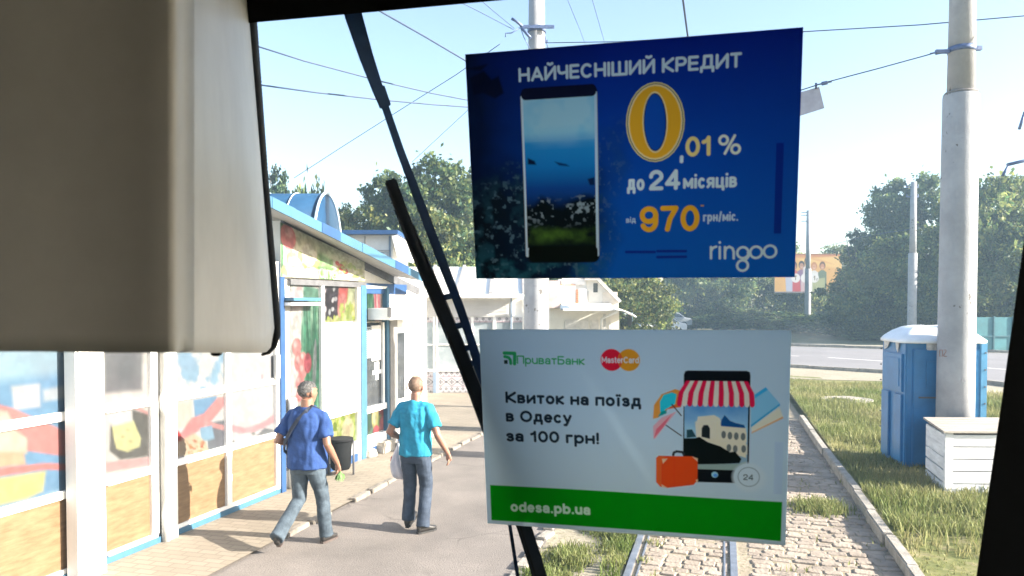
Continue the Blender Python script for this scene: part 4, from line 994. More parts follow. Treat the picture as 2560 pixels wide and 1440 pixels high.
# fruit and vegetable prints
def leafy(a, x0, y0, x1, y1, n, cols, r0, r1, rr_):
    for i in range(n): a.ell(rr_.uniform(x0, x1), rr_.uniform(y0, y1), rr_.uniform(r0, r1), rr_.uniform(r0, r1) * rr_.uniform(.5, 1), fk(*cols[rr_.randrange(len(cols))]), .9, rr_.uniform(0, 180), .008)
def picSign(a, w, h):
    r = random.Random(3); a.rect(0, 0, w, h, fk(246, 248, 214)); a.rect(0, 0, .06, h, fk(110, 170, 120))
    leafy(a, .05, .3, w, h, 90, ((214, 228, 140), (250, 250, 214), (190, 214, 120), (255, 255, 240), (228, 236, 170)), .04, .13, r)
    for x, y, rx, ry in ((.35, .62, .2, .19), (.7, .34, .18, .2), (.8, .68, .17, .15), (1.75, .62, .16, .16), (2.02, .78, .15, .13), (1.55, .78, .14, .14), (.55, .8, .12, .1)):
        a.ell(x, y, rx, ry, fk(255, 255, 232), .95, 0, .03); a.ell(x + .04, y + .05, rx * .5, ry * .35, fk(214, 206, 150), .4, 20, .04)
    a.ell(.18, .16, .19, .18, fk(240, 150, 150), 1, 0, .03); a.ell(.2, .1, .1, .07, fk(250, 196, 190), .8, 0, .04)
    a.poly([(.95, .2), (1.35, .3), (1.5, .98), (.95, .98)], fk(126, 186, 120), .75, .1); leafy(a, .95, .62, 1.45, 1.0, 60, ((96, 160, 70), (150, 196, 90), (70, 130, 60)), .015, .05, r)
    wc = fk(224, 246, 232)
    a.line(arc(1.06, .62, .07, .09, 0, 360), .022, wc); a.line([(1.14, .52), (1.14, .73)], .022, wc); a.line([(1.2, .73), (1.2, .55), (1.29, .55), (1.29, .73)], .022, wc); a.line(arc(1.42, .63, .09, .1, 0, 360), .022, wc); a.line(arc(1.42, .63, .045, .05, 0, 300), .02, wc)
    for x, y, rx in ((1.62, .42, .1), (1.75, .5, .09), (1.5, .34, .06)): a.ell(x, y, rx, rx * .9, fk(232, 96, 88), 1, 0, .02)
    leafy(a, 1.5, .38, 1.75, .56, 16, ((222, 232, 150), (190, 214, 110)), .02, .05, r)
    for i in range(16): x = 2.1 + i * .022; a.line([(x, .68 + r.random() * .08), (x + .03, h)], .012, fk(150, 180, 70) if i % 2 else fk(240, 246, 190))
    for i in range(40): a.ell(1.45 + r.random() * .65, .75 + r.random() * .3, .012, .008, fk(140, 150, 90), .8)
    a.im[:] = np.minimum(a.im * 2.2, .8)  # print brightened in place of the sunlight that the eave blocks
sgn0, sgn1 = fs(703, .06), fs(912, .06)
zs0 = fz(705, 692, .06)
fart('fascia_sign', sgn0, sgn1, zs0, fz(705, 556, .06), .06, picSign, k2, 110, z1b=fz(912, 655, .06))
fbox('wall_trim', 2.2, sgn1 + .1, -.05, .04, zs0 - .1, zs0 - .02, darkgrey, k2)
fbox('wall_trim', sgn1, 6.1, -.05, .0, zs0 - .2, zs0 - .02, blue, k2)
def picTall(a, w, h):
    r = random.Random(5); a.rect(0, 0, w, h, fk(252, 250, 246)); X_ = w
    a.poly([(w * .55, 0), (w, .05), (w, h), (w * .52, h), (w * .45, 1.7), (w * .5, .8)], fk(120, 178, 150), 1, .05)
    for i in range(60):
        x = w * (.48 + .52 * r.random()); a.poly([(x, .1 + .5 * r.random()), (x + .05 + r.random() * .05, 1.2), (x + r.uniform(-.1, .06), 2.3 + .5 * r.random()), (x - .05, 1.4)], fk(*((96, 172, 138), (70, 142, 106), (170, 220, 186), (50, 120, 90), (120, 190, 150))[r.randrange(5)]), .85, .008)
    for i in range(10): x = w * (.72 + .26 * r.random()); a.poly([(x, .5), (x + .03, 1.0), (x, 1.9), (x - .03, 1.2)], fk(44, 112, 84), .6, .02)
    for x, y, q in ((.3, .9, .12), (.36, 1.12, .13), (.44, 1.25, .11), (.38, 1.42, .11), (.46, 1.08, .09), (.36, 1.6, .09)): a.ell(w * x * 1.15, y, q, q * 1.1, fk(238, 158, 156), 1, 0, .03); a.ell(w * x * 1.15 - .03, y - .04, q * .4, q * .4, fk(252, 214, 210), .8, 0, .03)
    a.ell(w * .66, 1.15, .10, .15, fk(196, 92, 104), 1, 0, .01)
    for i in range(9): x = w * (.16 + .035 * i); a.line([(x, 1.75), (x + .1, 2.3), (x + .16, h)], .02, fk(206, 222, 166) if i % 2 else fk(250, 250, 232))
    a.poly([(w * .3, .05), (w * .52, .0), (w * .5, .32), (w * .28, .34)], fk(250, 214, 214), .9, .05); a.ell(w * .86, 1.25, .05, .45, fk(160, 160, 166), .8, 4, .02)
    a.rect(0, h - .6, w * .35, h, fk(250, 248, 240), .7, .1)
zt0 = fz(705, 705); zb_ = zb1
sT0, sT1 = fs(712), fs(800)
fart('picture_panel', sT0, sT1, .28, zt0 - .02, -.02, picTall, k2, 90)
def fr(x0, x1, yt, yb, xr=None): # px rectangle whose heights are read at its left side
    return fs(x0), fs(x1), fz(x0, yb), fz(x0, yt)
fbox('frame_post', fs(800), fs(808), -.05, .03, 0, zt0, white, k2, .004)
fbox('frame_post', fs(890), fs(897), -.05, .03, 0, zt0, white, k2, .004)
fbox('frame_post', fs(897) + .004, fs(911), -.05, .045, 0, zt0, blue_d, k2, .004)
fbox('frame_post', fs(962), fs(968), -.05, .045, 0, zt0 - .02, blue_d, k2, .004)
def picVeg1(a, w, h):
    r = random.Random(8); a.rect(0, 0, w, h, fk(214, 226, 150))
    a.poly([(0, 0), (w * .5, 0), (w * .48, h * .8), (w * .25, h), (0, h * .9)], fk(70, 58, 66), 1, .03)
    for i in range(22): a.ell(r.random() * w * .46, r.random() * h * .8, .035, .05, fk(*((96, 84, 96), (50, 40, 48), (236, 232, 238))[r.randrange(3)]), .9, r.random() * 90, .01)
    a.poly([(w * .5, 0), (w * .8, 0), (w * .72, h * .55), (w * .55, h * .85), (w * .46, h * .5)], fk(238, 118, 112), 1, .04); a.ell(w * .58, h * .55, .12, .2, fk(250, 166, 160), .8, 20, .04)
    a.poly([(w * .8, 0), (w, 0), (w, h * .6), (w * .78, h * .5)], fk(226, 236, 190), 1, .04)
    leafy(a, w * .55, h * .5, w, h, 70, ((216, 228, 120), (188, 208, 96), (240, 244, 170)), .02, .06, r); leafy(a, 0, h * .88, w * .6, h, 30, ((206, 220, 110), (240, 240, 180)), .02, .05, r)
def picVeg2(a, w, h):
    r = random.Random(9); a.rect(0, 0, w, h, fk(66, 118, 92))
    for i in range(26): x = r.random() * w * .55; a.line([(x, 0), (x + r.uniform(-.08, .08), h * .75)], .02, fk(*((110, 168, 130), (36, 84, 62), (84, 140, 108))[i % 3]))
    a.ell(w * .3, h * .88, .14, .14, fk(140, 190, 160), 1, 0, .03); a.poly([(w * .5, 0), (w, 0), (w, h), (w * .58, h), (w * .56, h * .5)], fk(252, 206, 204), 1, .03)
    for i in range(14): x = w * (.58 + .4 * r.random()); a.line([(x, h * r.random() * .4), (x + .02, h * (.6 + .4 * r.random()))], .03, fk(*((240, 140, 146), (254, 232, 226), (232, 110, 130))[i % 3]))
def picVeg3(a, w, h):
    r = random.Random(10); a.rect(0, 0, w, h, fk(206, 220, 120))
    leafy(a, 0, 0, w, h, 160, ((226, 236, 140), (180, 204, 84), (244, 246, 180), (140, 170, 60)), .02, .07, r); a.ell(w * .75, h * .62, .2, .24, fk(252, 246, 200), .9, 0, .05); a.ell(w * .25, h * .9, .16, .14, fk(244, 170, 160), .9, 0, .04)
def picVeg4(a, w, h):
    r = random.Random(12); a.rect(0, 0, w, h, fk(112, 128, 112)); a.poly([(0, 0), (w * .35, .05), (w * .3, h * .6), (0, h)], fk(92, 132, 110), 1, .05); a.poly([(w * .05, h), (w * .5, h * .65), (w * .4, h)], fk(130, 176, 150), 1, .04)
    a.ell(w * .56, h * .32, .13, .22, fk(244, 226, 150), 1, 0, .02); a.ell(w * .52, h * .26, .06, .14, fk(252, 244, 210), .8, 0, .04); a.poly([(w * .7, 0), (w, 0), (w, h * .5)], fk(226, 110, 116), 1, .03)
    a.ell(w * .82, h * .6, .1, .14, fk(168, 186, 110), 1, 20, .03); a.ell(w * .95, h * .8, .14, .18, fk(240, 150, 150), 1, 0, .02); a.ell(w * .6, h * .93, .12, .1, fk(232, 110, 120), 1, 0, .02)
a, b, z0, z1 = fr(808, 890, 713, 806); fart('picture_panel', a, b, z0, z1, -.02, picVeg1, k2, 90)
fbox('window_rail', fs(808), fs(890), -.05, .03, z1, zt0, white, k2)
a, b, z0, z1 = fr(811, 886, 810, 1031); blind = M('window_blind', (.70, .70, .69), .6, .04, 4)
fbox('window_blind', a, b, -.05, -.015, z0, z1, blind, k2)
m = MB(); fb(m, b - .10, b - .06, -.03, .0, z0 - .02, z1); PT('window_frame', m, greyp, k2)
a, b, z0, z1 = fr(808, 890, 1044, 1165); fart('picture_panel', a, b, .36, fz(890, 1028), -.02, picVeg3, k2, 90)
fbox('window_rail', fs(808), fs(890), -.05, .03, fz(890, 1028), fz(890, 1008), white, k2); fbox('window_rail', fs(808), fs(962), -.05, .028, fz(862, 1142), .36, white, k2)
a, b, z0, z1 = fr(912, 958, 720, 805); fart('picture_panel', a, b, z0, z1, -.02, picVeg2, k2, 90); fbox('window_rail', a, b + .1, -.05, .03, z1, zt0, white, k2)
zq = fz(912, 906); a, b, z0, z1 = fr(912, 960, 808, 1020)
fbox('window_pane', a, b, -.05, -.03, z0, z1, glassd, k2)
m = MB()
for i in range(16): fb(m, a + .02, a + .26, -.03, -.018, zq + .06 + i * .034, zq + .083 + i * .034)
PT('louvre_blind', m, M('louvre_slats', (.34, .38, .41), .5, .1), k2)
fbox('window_blind', a + .27, b - .1, -.03, -.014, zq, z1 - .05, blind, k2); m = MB()
for (u0, u1, v0, v1) in ((.55, .8, -.16, -.03), (.45, .95, -.24, -.17), (.6, .75, -.34, -.25)): fb(m, a + (b - a) * u0, a + (b - a) * u1, -.03, -.024, zq + v0, zq + v1)
PT('paper_notice', m, blind, k2)
fbox('window_frame', b - .06, b, -.05, .012, z0, z1, white, k2, .004); fbox('window_rail', a, b + .08, -.05, .03, z0 - .1, z0, white, k2)
a, b, z0_, z1_ = fr(912, 960, 1036, 1150); fart('picture_panel', a, b, .38, z0 - .1, -.02, picVeg4, k2, 90)
# door bay
fbox('door_post', fs(968), fs(986), -.05, .06, .04, fz(968, 800), M('anodised_post', (.22, .21, .20), .45, .15, 5), k2, .004)
d0, d1 = fs(986), fs(1032); zd = fz(986, 800)
dr = fbox('door', d0, d1, -.1, -.03, .12, zd, white, k2, .004)
o = fb(MB(), fs(990) + .06, fs(1014), -.06, -.02, fz(990, 1000), fz(990, 833)).build('door_pane', glassd, dr)
m = MB(); m.tube([FP(fs(1012), .03, 1.0), FP(fs(1012), .03, 1.25)], .018, 8); m.build('handle', greyp, dr)
fbox('door_post', fs(1032), fs(1040), -.05, .03, .05, zd, M('cream_trim', (.50, .46, .38), .5, .1), k2)
fbox('corner_post', fs(1046), fs(1062), -.05, .04, .02, zt0 - .02, white, k2, .004)
m = MB(); fb(m, fs(972, .4), fs(1062, .4), .0, .42, fz(1000, 798, .3), fz(1000, 770, .3)); PT('door_awning', m, white, k2, .01)
m = MB(); fb(m, fs(975, .45), fs(992, .45), .40, .47, fz(985, 792, .45), fz(985, 768, .45)); PT('wall_lamp', m, M('lamp_grey', (.24, .23, .23), .5, .1), k2, .004)
fbox('wall_panel', fs(968), fs(1046), -.05, -.02, fz(986, 768), zt0 - .05, M('washed_panel', (.66, .62, .60), .6, .06), k2)
fbox('doorstep', d0 - .2, d1 + .3, .02, .34, .0, .1, concrete, k2, .015)
# small shelf canopy over the tall print, and the white pipe by the corner
m = MB(); fb(m, fs(703), fs(775), -.02, .2, fz(710, 752), fz(710, 744)); PT('shelf_canopy', m, blue_d, k2); m = MB(); fb(m, fs(703), fs(780), -.02, .16, fz(710, 764), fz(710, 756)); PT('shelf_canopy', m, white, k2)
m = MB(); fb(m, 2.12, 2.28, -.3, -.02, 0, 3.3); PT('corner_panel', m, white, k2)
m = MB(); m.tube([FP(2.2, .06, .03), FP(2.2, .06, .5), FP(2.19, .06, 1.3)], .06, 12); PT('downpipe', m, white, k2)
# barrel skylight on the roof
poly = M('blue_polycarbonate', (.018, .065, .14), .25, .15, 2, spec=.6, transl=.25)
m = MB(); YB_, ZB_, RB = 16.4, 3.75, 1.22; rows = []
for x in (-9.5, -3.95):
    rows.append([(x, YB_ + RB * math.cos(R(a)), ZB_ + RB * math.sin(R(a))) for a in range(0, 181, 9)] + [(x, YB_ - RB, ZB_ - 1.2), (x, YB_ + RB, ZB_ - 1.2)])
m.rings(rows); sk = PT('skylight', m, poly, k2)
m = MB()
for i in range(8):
    x = -3.95 - i * .62; m.tube([(x, YB_ - RB - .005, ZB_ - .9)] + [(x, YB_ + (RB + .012) * math.cos(R(a)), ZB_ + (RB + .012) * math.sin(R(a))) for a in range(180, -1, -9)], .014 if i else .03, 6)
m.tube([(-9.5, YB_ - RB - .02, ZB_ + .35), (-4.2, YB_ - RB - .04, ZB_ + .37), (-3.85, YB_ - RB - .05, ZB_ + .45)], .03, 6, 1)
m.tube([(-9.5, YB_ - RB - .05, ZB_ + .31), (-5.2, YB_ - RB - .07, ZB_ + .36), (-3.9, YB_ - RB - .06, ZB_ + .33)], .025, 6, 1)
o = m.build('rib', [M('pale_rib', (.45, .55, .62), .4, .1), M('raw_timber', (.42, .30, .2), .7, .3, 10)], sk)
m = MB()
for i in range(9):
    t = i / 8; m.box(Vector((-3.72 + .02 * i, YB_ - RB + .4 + t * 2.4, ZB_ - .32 + (.0 - t) * .1)), (.03, .16, .95))
PT('roof_fence', m, M('fence_slats', (.42, .50, .56), .5, .25, 9), k2)

# ------------------------------------------------------------------ things standing on the pavement before the kiosks
lb = empty('litter_bin', gr(852, 1192), 0, 'small black perforated litter bin on posts beside the vegetable kiosk', 'bin')
o_ = lb.location.copy()
m = MB(); m.tube([o_ + Vector((0, 0, .12)), o_ + Vector((0, 0, .16)), o_ + Vector((0, 0, .58))], [(.13, .13), (.15, .15), (.18, .18)], 18); PT('bucket', m, M('bin_black', (.009, .0095, .010), .85, .2, spec=.15), lb)
m = MB(); m.tube([o_ + Vector((0, 0, .55)), o_ + Vector((0, 0, .59))], .19, 18); PT('rim', m, M('bin_rim', (.014, .014, .015), .8, .2, spec=.15), lb)
for sg in (-1, 1):
    m = MB(); m.tube([o_ + Vector((.19 * sg, .02, 0)), o_ + Vector((.19 * sg, .02, .56))], .016, 8); PT('post', m, darkgrey, lb)
for i, (px, py, w_, d_, h_, lab) in enumerate(((916, 1146, .34, .22, .14, 'squared broken stone lying by the kiosk plinth, the left one'), (958, 1132, .4, .3, .2, 'lumpy broken stone by the kiosk door, behind the plastic bag'))):
    c = gr(px, py); m = MB(); m.box((c.x, c.y, h_ / 2 + .02), (w_, d_, h_), rz=.2 + i)
    me = m.mesh('stone', .02); bm = bmesh.new(); bm.from_mesh(me); bmesh.ops.subdivide_edges(bm, edges=bm.edges, cuts=2, use_grid_fill=True)
    for v in bm.verts: v.co += Vector([mnoise.noise(v.co * 7 + Vector((k * 9, 0, i))) * .03 for k in range(3)])
    bm.to_mesh(me); bm.free(); tag(link_mesh('stone', me, M('grey_stone', (.30, .27, .23), .9, .35, 9, .6, 50)), lab, 'stone')

# ================================================================== buildings beyond
def X_(px, Y): return (px - HX) / F * Y
def Zp(px, py, Y): return at(px, py, Y).z
def wbox(m, x0, x1, y0, y1, z0, z1, mi=0): return m.hexa([(x0, y0, z0), (x1, y0, z0), (x1, y1, z0), (x0, y1, z0), (x0, y0, z1), (x1, y0, z1), (x1, y1, z1), (x0, y1, z1)], mi)
YK = 21.9
k3 = empty('market_kiosk', (-1.5, YK + 1, 0), 0, 'white glazed kiosk with embroidery pattern bands facing the tram', 'kiosk')
xk0, xk1 = -7.0, X_(1312, YK)
def kb(name, px0, px1, py0, py1, o0, o1, mat, bevel=0.0, root=k3):   # box given by its outline in the front plane
    m = MB(); wbox(m, X_(px0, YK), X_(px1, YK), YK - o1, YK - o0, Zp(px0, py1, YK), Zp(px0, py0, YK)); return PT(name, m, mat, root, bevel)
m = MB(); wbox(m, xk0, xk1, YK + .02, YK + 3.2, .02, 2.85); PT('wall', m, white, k3)
zg = Zp(1200, 742, YK)
m = MB(); m.extr([(xk0, YK - .35, zg), (xk0, YK + 3.0, zg + .95), (xk0, YK + 3.0, zg + 1.0), (xk0, YK - .35, zg + .05)], (xk1 - xk0 + .1, 0, 0)); roof3 = PT('roof', m, M('white_sheet_roof', (.74, .74, .72), .4, .05, 2), k3)
m = MB()
for i in range(9):
    x = xk1 + .0 - i * .95; a, b = Vector((x - .02, YK - .36, zg + .06)), Vector((x - .02, YK + 3.0, zg + 1.02)); q = Vector((.05, 0, 0)); u = Vector((0, 0, .05))
    m.hexa([a - q, a + q, b + q, b - q, a - q + u, a + q + u, b + q + u, b - q + u])
m.build('roof_seam', M('seam_grey', (.30, .28, .26), .6, .1), roof3)
m = MB(); m.tube([(xk0, YK - .4, zg + .0), (xk1 + .05, YK - .4, zg + .02)], .06, 10); PT('gutter', m, M('gutter_grey', (.50, .49, .46), .4, .1), k3)
m = MB(); m.tube([(xk1 + .0, YK - .4, zg), (xk1 - .05, YK - .3, zg - .2), (xk1 + .0, YK - .05, zg - .45), (xk1 + .0, YK - .05, .1)], .04, 8); PT('downpipe', m, white, k3)
def emb(rows):
    def f(a, w, h):
        a.rect(0, 0, w, h, fk(246, 240, 242, g=2.0)); dkc = fk(60, 58, 66, g=2.4); pkc = fk(214, 170, 186, g=2.2)
        for (y, kind) in rows:
            n = int(w / .16)
            for i in range(n + 1):
                x = (i + .5) * w / max(1, n)
                if kind == 'zig':
                    a.poly([(x - .05, y), (x, y - .05), (x + .05, y), (x, y + .05)], dkc, .9); a.poly([(x - .02, y), (x, y - .02), (x + .02, y), (x, y + .02)], fk(246, 240, 242, g=2.0)); a.line([(x + .08, y + .05), (x + .08, y + .1)], .02, dkc, .8); a.line([(x + .03, y + .09), (x + .13, y + .09)], .018, dkc, .7)
                elif kind == 'dia' and i % 2 == 0:
                    q = .15; a.line([(x - q, y), (x, y - q * .8), (x + q, y), (x, y + q * .8), (x - q, y)], .02, dkc, .8)
                    for (dx, dy) in ((0, 0), (.045, 0), (-.045, 0), (0, .045), (0, -.045)): a.ell(x + dx, y + dy, .02, .02, dkc, .9)
                    a.ell(x + .16, y, .028, .028, dkc, .9)
                elif kind == 'dot': a.ell(x, y, .03, .02, pkc)
            if kind == 'line': a.line([(0, y), (w, y)], .016, pkc)
    return f
def kart(name, px0, px1, py0, py1, paint, o=.0, k=60):
    x0, x1, z0, z1 = X_(px0, YK), X_(px1, YK), Zp(px0, py1, YK), Zp(px0, py0, YK); w, h = x1 - x0, z1 - z0
    a = Art(w, h, k, (.5, .5, .5)); paint(a, w, h)
    ob = a.sheet(name, vinyl, lambda u, v: Vector((x0 + w * u, YK - o, z1 - h * v)), k3, thick=(0, .012, 0)); ob.location = -k3.location
shut = M('roller_shutter', (.62, .60, .57), .5, .06, 3)
m = MB(); x0, x1 = X_(1050, YK), X_(1272, YK); z0, z1 = Zp(1100, 791, YK), Zp(1100, 750, YK)
for i in range(12): zz = z0 + (z1 - z0) * i / 12; m.extr([(x0, YK - .06, zz), (x0, YK - .03, zz + (z1 - z0) / 12 - .004), (x0, YK, zz + (z1 - z0) / 12 - .004), (x0, YK, zz)], (x1 - x0, 0, 0))
PT('roller_shutter', m, shut, k3)
bluegrey = M('blue_grey_frame', (.20, .26, .34), .45, .1)
glassk = M('kiosk_glass', (.20, .235, .25), .12, .5, 1.4, spec=.7, col2=(.36, .40, .41))
for (a, b) in ((1056, 1082), (1094, 1178), (1184, 1232), (1240, 1276), (1281, 1306)):
    kb('window_pane', a, b, 806, 922, -.02, -.01, glassk)
    kart('embroidery_band', a, b, 793, 806, emb([(.05, 'zig'), (.13, 'line')]), .004)
    kart('embroidery_panel', a, b, 928, 981, emb([(.06, 'zig'), (.15, 'line'), (.31, 'dia'), (.44, 'line'), (.51, 'zig')]), .004)
for (a, b) in ((1050, 1056), (1083, 1087), (1090, 1094), (1178, 1184), (1232, 1240), (1276, 1281), (1306, 1312)):
    kb('mullion', a, b, 748, 984, -.02, .03, white)
kb('mullion', 1082.5, 1090.5, 930, 986, -.01, .045, bluegrey); kb('mullion', 1276.5, 1280, 745, 986, -.01, .045, bluegrey)
kb('window_rail', 1040, 1312, 923, 928, -.02, .035, white); kb('plinth', 1036, 1314, 982, 987, -.02, .05, bluegrey)
kb('window_rail', 1040, 1312, 860, 863, -.02, .02, white)
# white upper storey behind the vegetable kiosk
YH = 20.5
h2 = empty('white_house', (X_(930, YH), YH + 1.5, 0), 0, 'white flat gabled upper storey with blue roof edge behind the vegetable kiosk', 'house')
m = MB(); wbox(m, X_(840, YH), X_(982, YH), YH, YH + 3, .0, Zp(900, 588, YH)); PT('wall', m, white, h2)
m = MB(); wbox(m, X_(835, YH), X_(1000, YH), YH - .35, YH + 3.2, Zp(900, 588, YH), Zp(900, 578, YH)); rf = PT('roof', m, blue, h2)
m = MB(); m.extr([(X_(984, YH), YH - .3, Zp(984, 590, YH)), (X_(996, YH), YH - .3, Zp(996, 590, YH)), (X_(1004, YH), YH - .3, Zp(1000, 640, YH)), (X_(998, YH), YH - .3, Zp(1000, 645, YH))], (0, 3.2, 0)); m.build('gable_board', white, rf).location = (0, 0, 0)
for a, b, c, d in ((912, 915, 590, 660), (973, 978, 590, 660), (930, 975, 625, 628)):
    m = MB(); wbox(m, X_(a, YH), X_(b, YH), YH - .03, YH - .0, Zp(a, d, YH), Zp(a, c, YH)); PT('wall_trim', m, greyp if a != 973 else bluegrey, h2)
m = MB(); wbox(m, X_(930, YH), X_(972, YH), YH - .02, YH + .01, Zp(930, 660, YH), Zp(930, 630, YH)); PT('window_pane', m, glassk, h2)
# shops past the pole
YS = 31.0
h3 = empty('shop_building', (X_(1450, YS), YS + 2, 0), 0, 'white shop with pale signboards, a lean-to awning and a gabled end', 'shop')
def sb(name, px0, px1, py0, py1, o0, o1, mat, bevel=0.0):
    m = MB(); wbox(m, X_(px0, YS), X_(px1, YS), YS - o1, YS - o0, Zp(px0, py1, YS) if py1 < 880 else .0, Zp(px0, py0, YS)); return PT(name, m, mat, h3, bevel)
sb('wall', 1330, 1548, 771, 900, -4, 0, M('cream_wall', (.70, .67, .60), .7, .06, 2))
sb('wall', 1372, 1398, 702, 770, -3.5, .35, M('pink_brick', (.62, .48, .44), .8, .15, 6)); sb('wall', 1396, 1466, 698, 770.4, -3, -.01, white)
m = MB(); m.extr([(X_(p, YS), YS - .02, Zp(p, q, YS)) for p, q in ((1466, 771), (1546, 771), (1546, 754), (1494, 701), (1466, 701))], (0, 3, 0)); PT('gable', m, M('gable_cream', (.66, .62, .55), .7, .06), h3)
for nm, P in (('roof', ((1460, 692), (1494, 692), (1552, 752), (1546, 757), (1490, 701), (1460, 701))),):
    m = MB(); m.extr([(X_(p, YS), YS - .25, Zp(p, q, YS)) for p, q in P], (0, 3.6, 0)); PT(nm, m, M('shop_roof', (.42, .40, .37), .6, .15), h3)
sb('window_pane', 1483, 1494, 708, 731, -.0, .03, glassd)
sb('window_frame', 1466, 1471, 728, 762, .0, .06, M('shop_frame', (.34, .33, .32), .5, .1)); sb('wall_panel', 1506, 1543, 730, 768, -.03, .045, M('tan_panel', (.62, .55, .47), .7, .08))
signw = M('pale_sign', (.78, .74, .70), .5, .05, 3)
sb('sign_board', 1397, 1438, 712, 758, .05, .12, signw); sb('sign_board', 1446, 1466, 722, 760, .05, .12, signw); sb('sign_board', 1404, 1462, 694, 712, .05, .12, signw)
sgr = M('sign_orange', (.62, .26, .12), .5, .2, 20)
m = MB()
for i in range(7):
    z0 = Zp(1442, 757 - i * 5, YS); wbox(m, X_(1440, YS), X_(1444, YS), YS - .14, YS - .06, z0, z0 + .05)
PT('sign_lettering', m, sgr, h3)
m = MB(); 
for (a, b, c, d) in ((1397, 1438, 711, 712.6), (1397, 1466, 757.5, 759)): wbox(m, X_(a, YS), X_(b, YS), YS - .15, YS - .1, Zp(a, d, YS), Zp(a, c, YS))
PT('sign_frame', m, sgr, h3)
m = MB(); m.extr([(X_(1402, YS), YS, Zp(1402, 757, YS)), (X_(1402, YS), YS - 1.4, Zp(1402, 772, YS)), (X_(1402, YS), YS - 1.4, Zp(1402, 776, YS)), (X_(1402, YS), YS, Zp(1402, 762, YS))], (X_(1526, YS) - X_(1402, YS), 0, 0)); PT('awning', m, M('awning_sheet', (.62, .60, .56), .5, .1), h3)
m = MB(); m.extr([(X_(p, YS - 1.2), YS - 1.2, Zp(p, q, YS - 1.2)) for p, q in ((1400, 762), (1418, 764), (1434, 775), (1402, 775))], (0, .1, 0)); PT('awning_end', m, bluegrey, h3)
m = MB(); rows = []
for i in range(7):
    t = i / 6; px = 1522 + t * 54; py = 772 + 17 * t - 5 * math.sin(math.pi * t); rows.append([(X_(px, YS), YS - 1.5, Zp(px, py, YS)), (X_(px, YS), YS, Zp(px, py - 4, YS)), (X_(px, YS), YS, Zp(px, py - 1, YS)), (X_(px, YS), YS - 1.5, Zp(px, py + 3, YS))])
m.rings(rows); PT('entrance_canopy', m, white, h3)
m = MB(); m.tube([(X_(1532, YS), YS - 1.3, Zp(1532, 778, YS)), (X_(1500, YS), YS - .6, Zp(1500, 796, YS)), (X_(1498, YS), YS - .3, .2)], .06, 8); PT('downpipe', m, white, h3)
for a, b in ((1412, 1470), (1420, 1436), (1476, 1496), (1508, 1514), (1522, 1528)):
    sb('window_frame', a, b, 800 if a != 1508 else 785, 900, .0, .04 + (b - a) * .0004, M('shop_window', (.55, .53, .50), .4, .15, 5) if a != 1508 else greyp)

# ================================================================== poles, signs and wires
conc = None
def M_pole():
    m = M('pole_concrete', (.31, .315, .33), .8, .14, 2.2, .25, 45)
    n, l = m.node_tree.nodes, m.node_tree.links; p = n['Principled BSDF']; src = p.inputs['Base Color'].links[0].from_socket
    tc = n.new('ShaderNodeTexCoord'); v = n.new('ShaderNodeTexNoise'); v.inputs['Scale'].default_value = 11; v.inputs['Detail'].default_value = 3; l.new(tc.outputs['Object'], v.inputs[0])
    b = n.new('ShaderNodeTexNoise'); b.inputs['Scale'].default_value = .9; b.inputs['Detail'].default_value = 2; l.new(tc.outputs['Object'], b.inputs[0])
    ad = n.new('ShaderNodeMath'); ad.operation = 'MULTIPLY'; l.new(v.outputs[0], ad.inputs[0]); l.new(b.outputs[0], ad.inputs[1])
    r = n.new('ShaderNodeValToRGB'); r.color_ramp.elements[0].position, r.color_ramp.elements[1].position = .395, .42; l.new(ad.outputs[0], r.inputs[0])
    mx = n.new('ShaderNodeMix'); mx.data_type = 'RGBA'; l.new(r.outputs[0], mx.inputs[0]); l.new(src, mx.inputs[6]); mx.inputs[7].default_value = (.12, .11, .10, 1); l.new(mx.outputs[2], p.inputs['Base Color'])
    return m
polem = M_pole()
wirem = M('cable_black', lin((58, 74, 100)), .6, .1)
fit = M('galvanised_fitting', lin((88, 104, 138)), .5, .2, 30, metal=.2)
def pole(x, y, r0, r1, r2, zs, zt, label, lean=(0, 0), z0=0.0, n=24):
    root = empty('tram_pole', (x, y, z0), 0, label, 'pole', 'concrete poles along the tracks')
    L = lambda z: Vector((x + lean[0] * z, y + lean[1] * z, z))
    m = MB(); m.tube([L(z0 - .2), L(zs * .33), L(zs * .66), L(zs - .03), L(zs)], [r0, r0 * .4 + r1 * .6 if False else r0 + (r1 - r0) * .33, r0 + (r1 - r0) * .66, r1, r1 * .95], n); PT('sleeve', m, polem, root)
    m = MB(); m.tube([L(zs - .1), L(zt)], [r2 * 1.06, r2 * .86], n); PT('shaft', m, polem, root)
    m = MB(); m.tube([L(zs), L(zs + .03)], [r1 * .985, r1 * .9], n); PT('collar', m, M('collar_dirt', (.20, .19, .18), .9, .4, 14), root)
    return root, L
YP = 11.45
xp = X_(2391, YP)
rp, Lp = pole(xp, YP, .262, .243, .178, Zp(2390, 236, YP), 9.6, 'stained stepped concrete pole behind the white box beside the blue toilet', (.003, .0), .08)
zb = Zp(2398, 125, YP); m = MB(); m.tube([Lp(zb - .04), Lp(zb + .04)], .19, 24); PT('clamp_band', m, fit, rp)
m = MB(); m.box(Lp(zb) + Vector((-.3, -.02, -.03)), (.2, .05, .05)); m.box(Lp(zb) + Vector((.24, -.02, .02)), (.08, .06, .06)); PT('bracket', m, fit, rp)
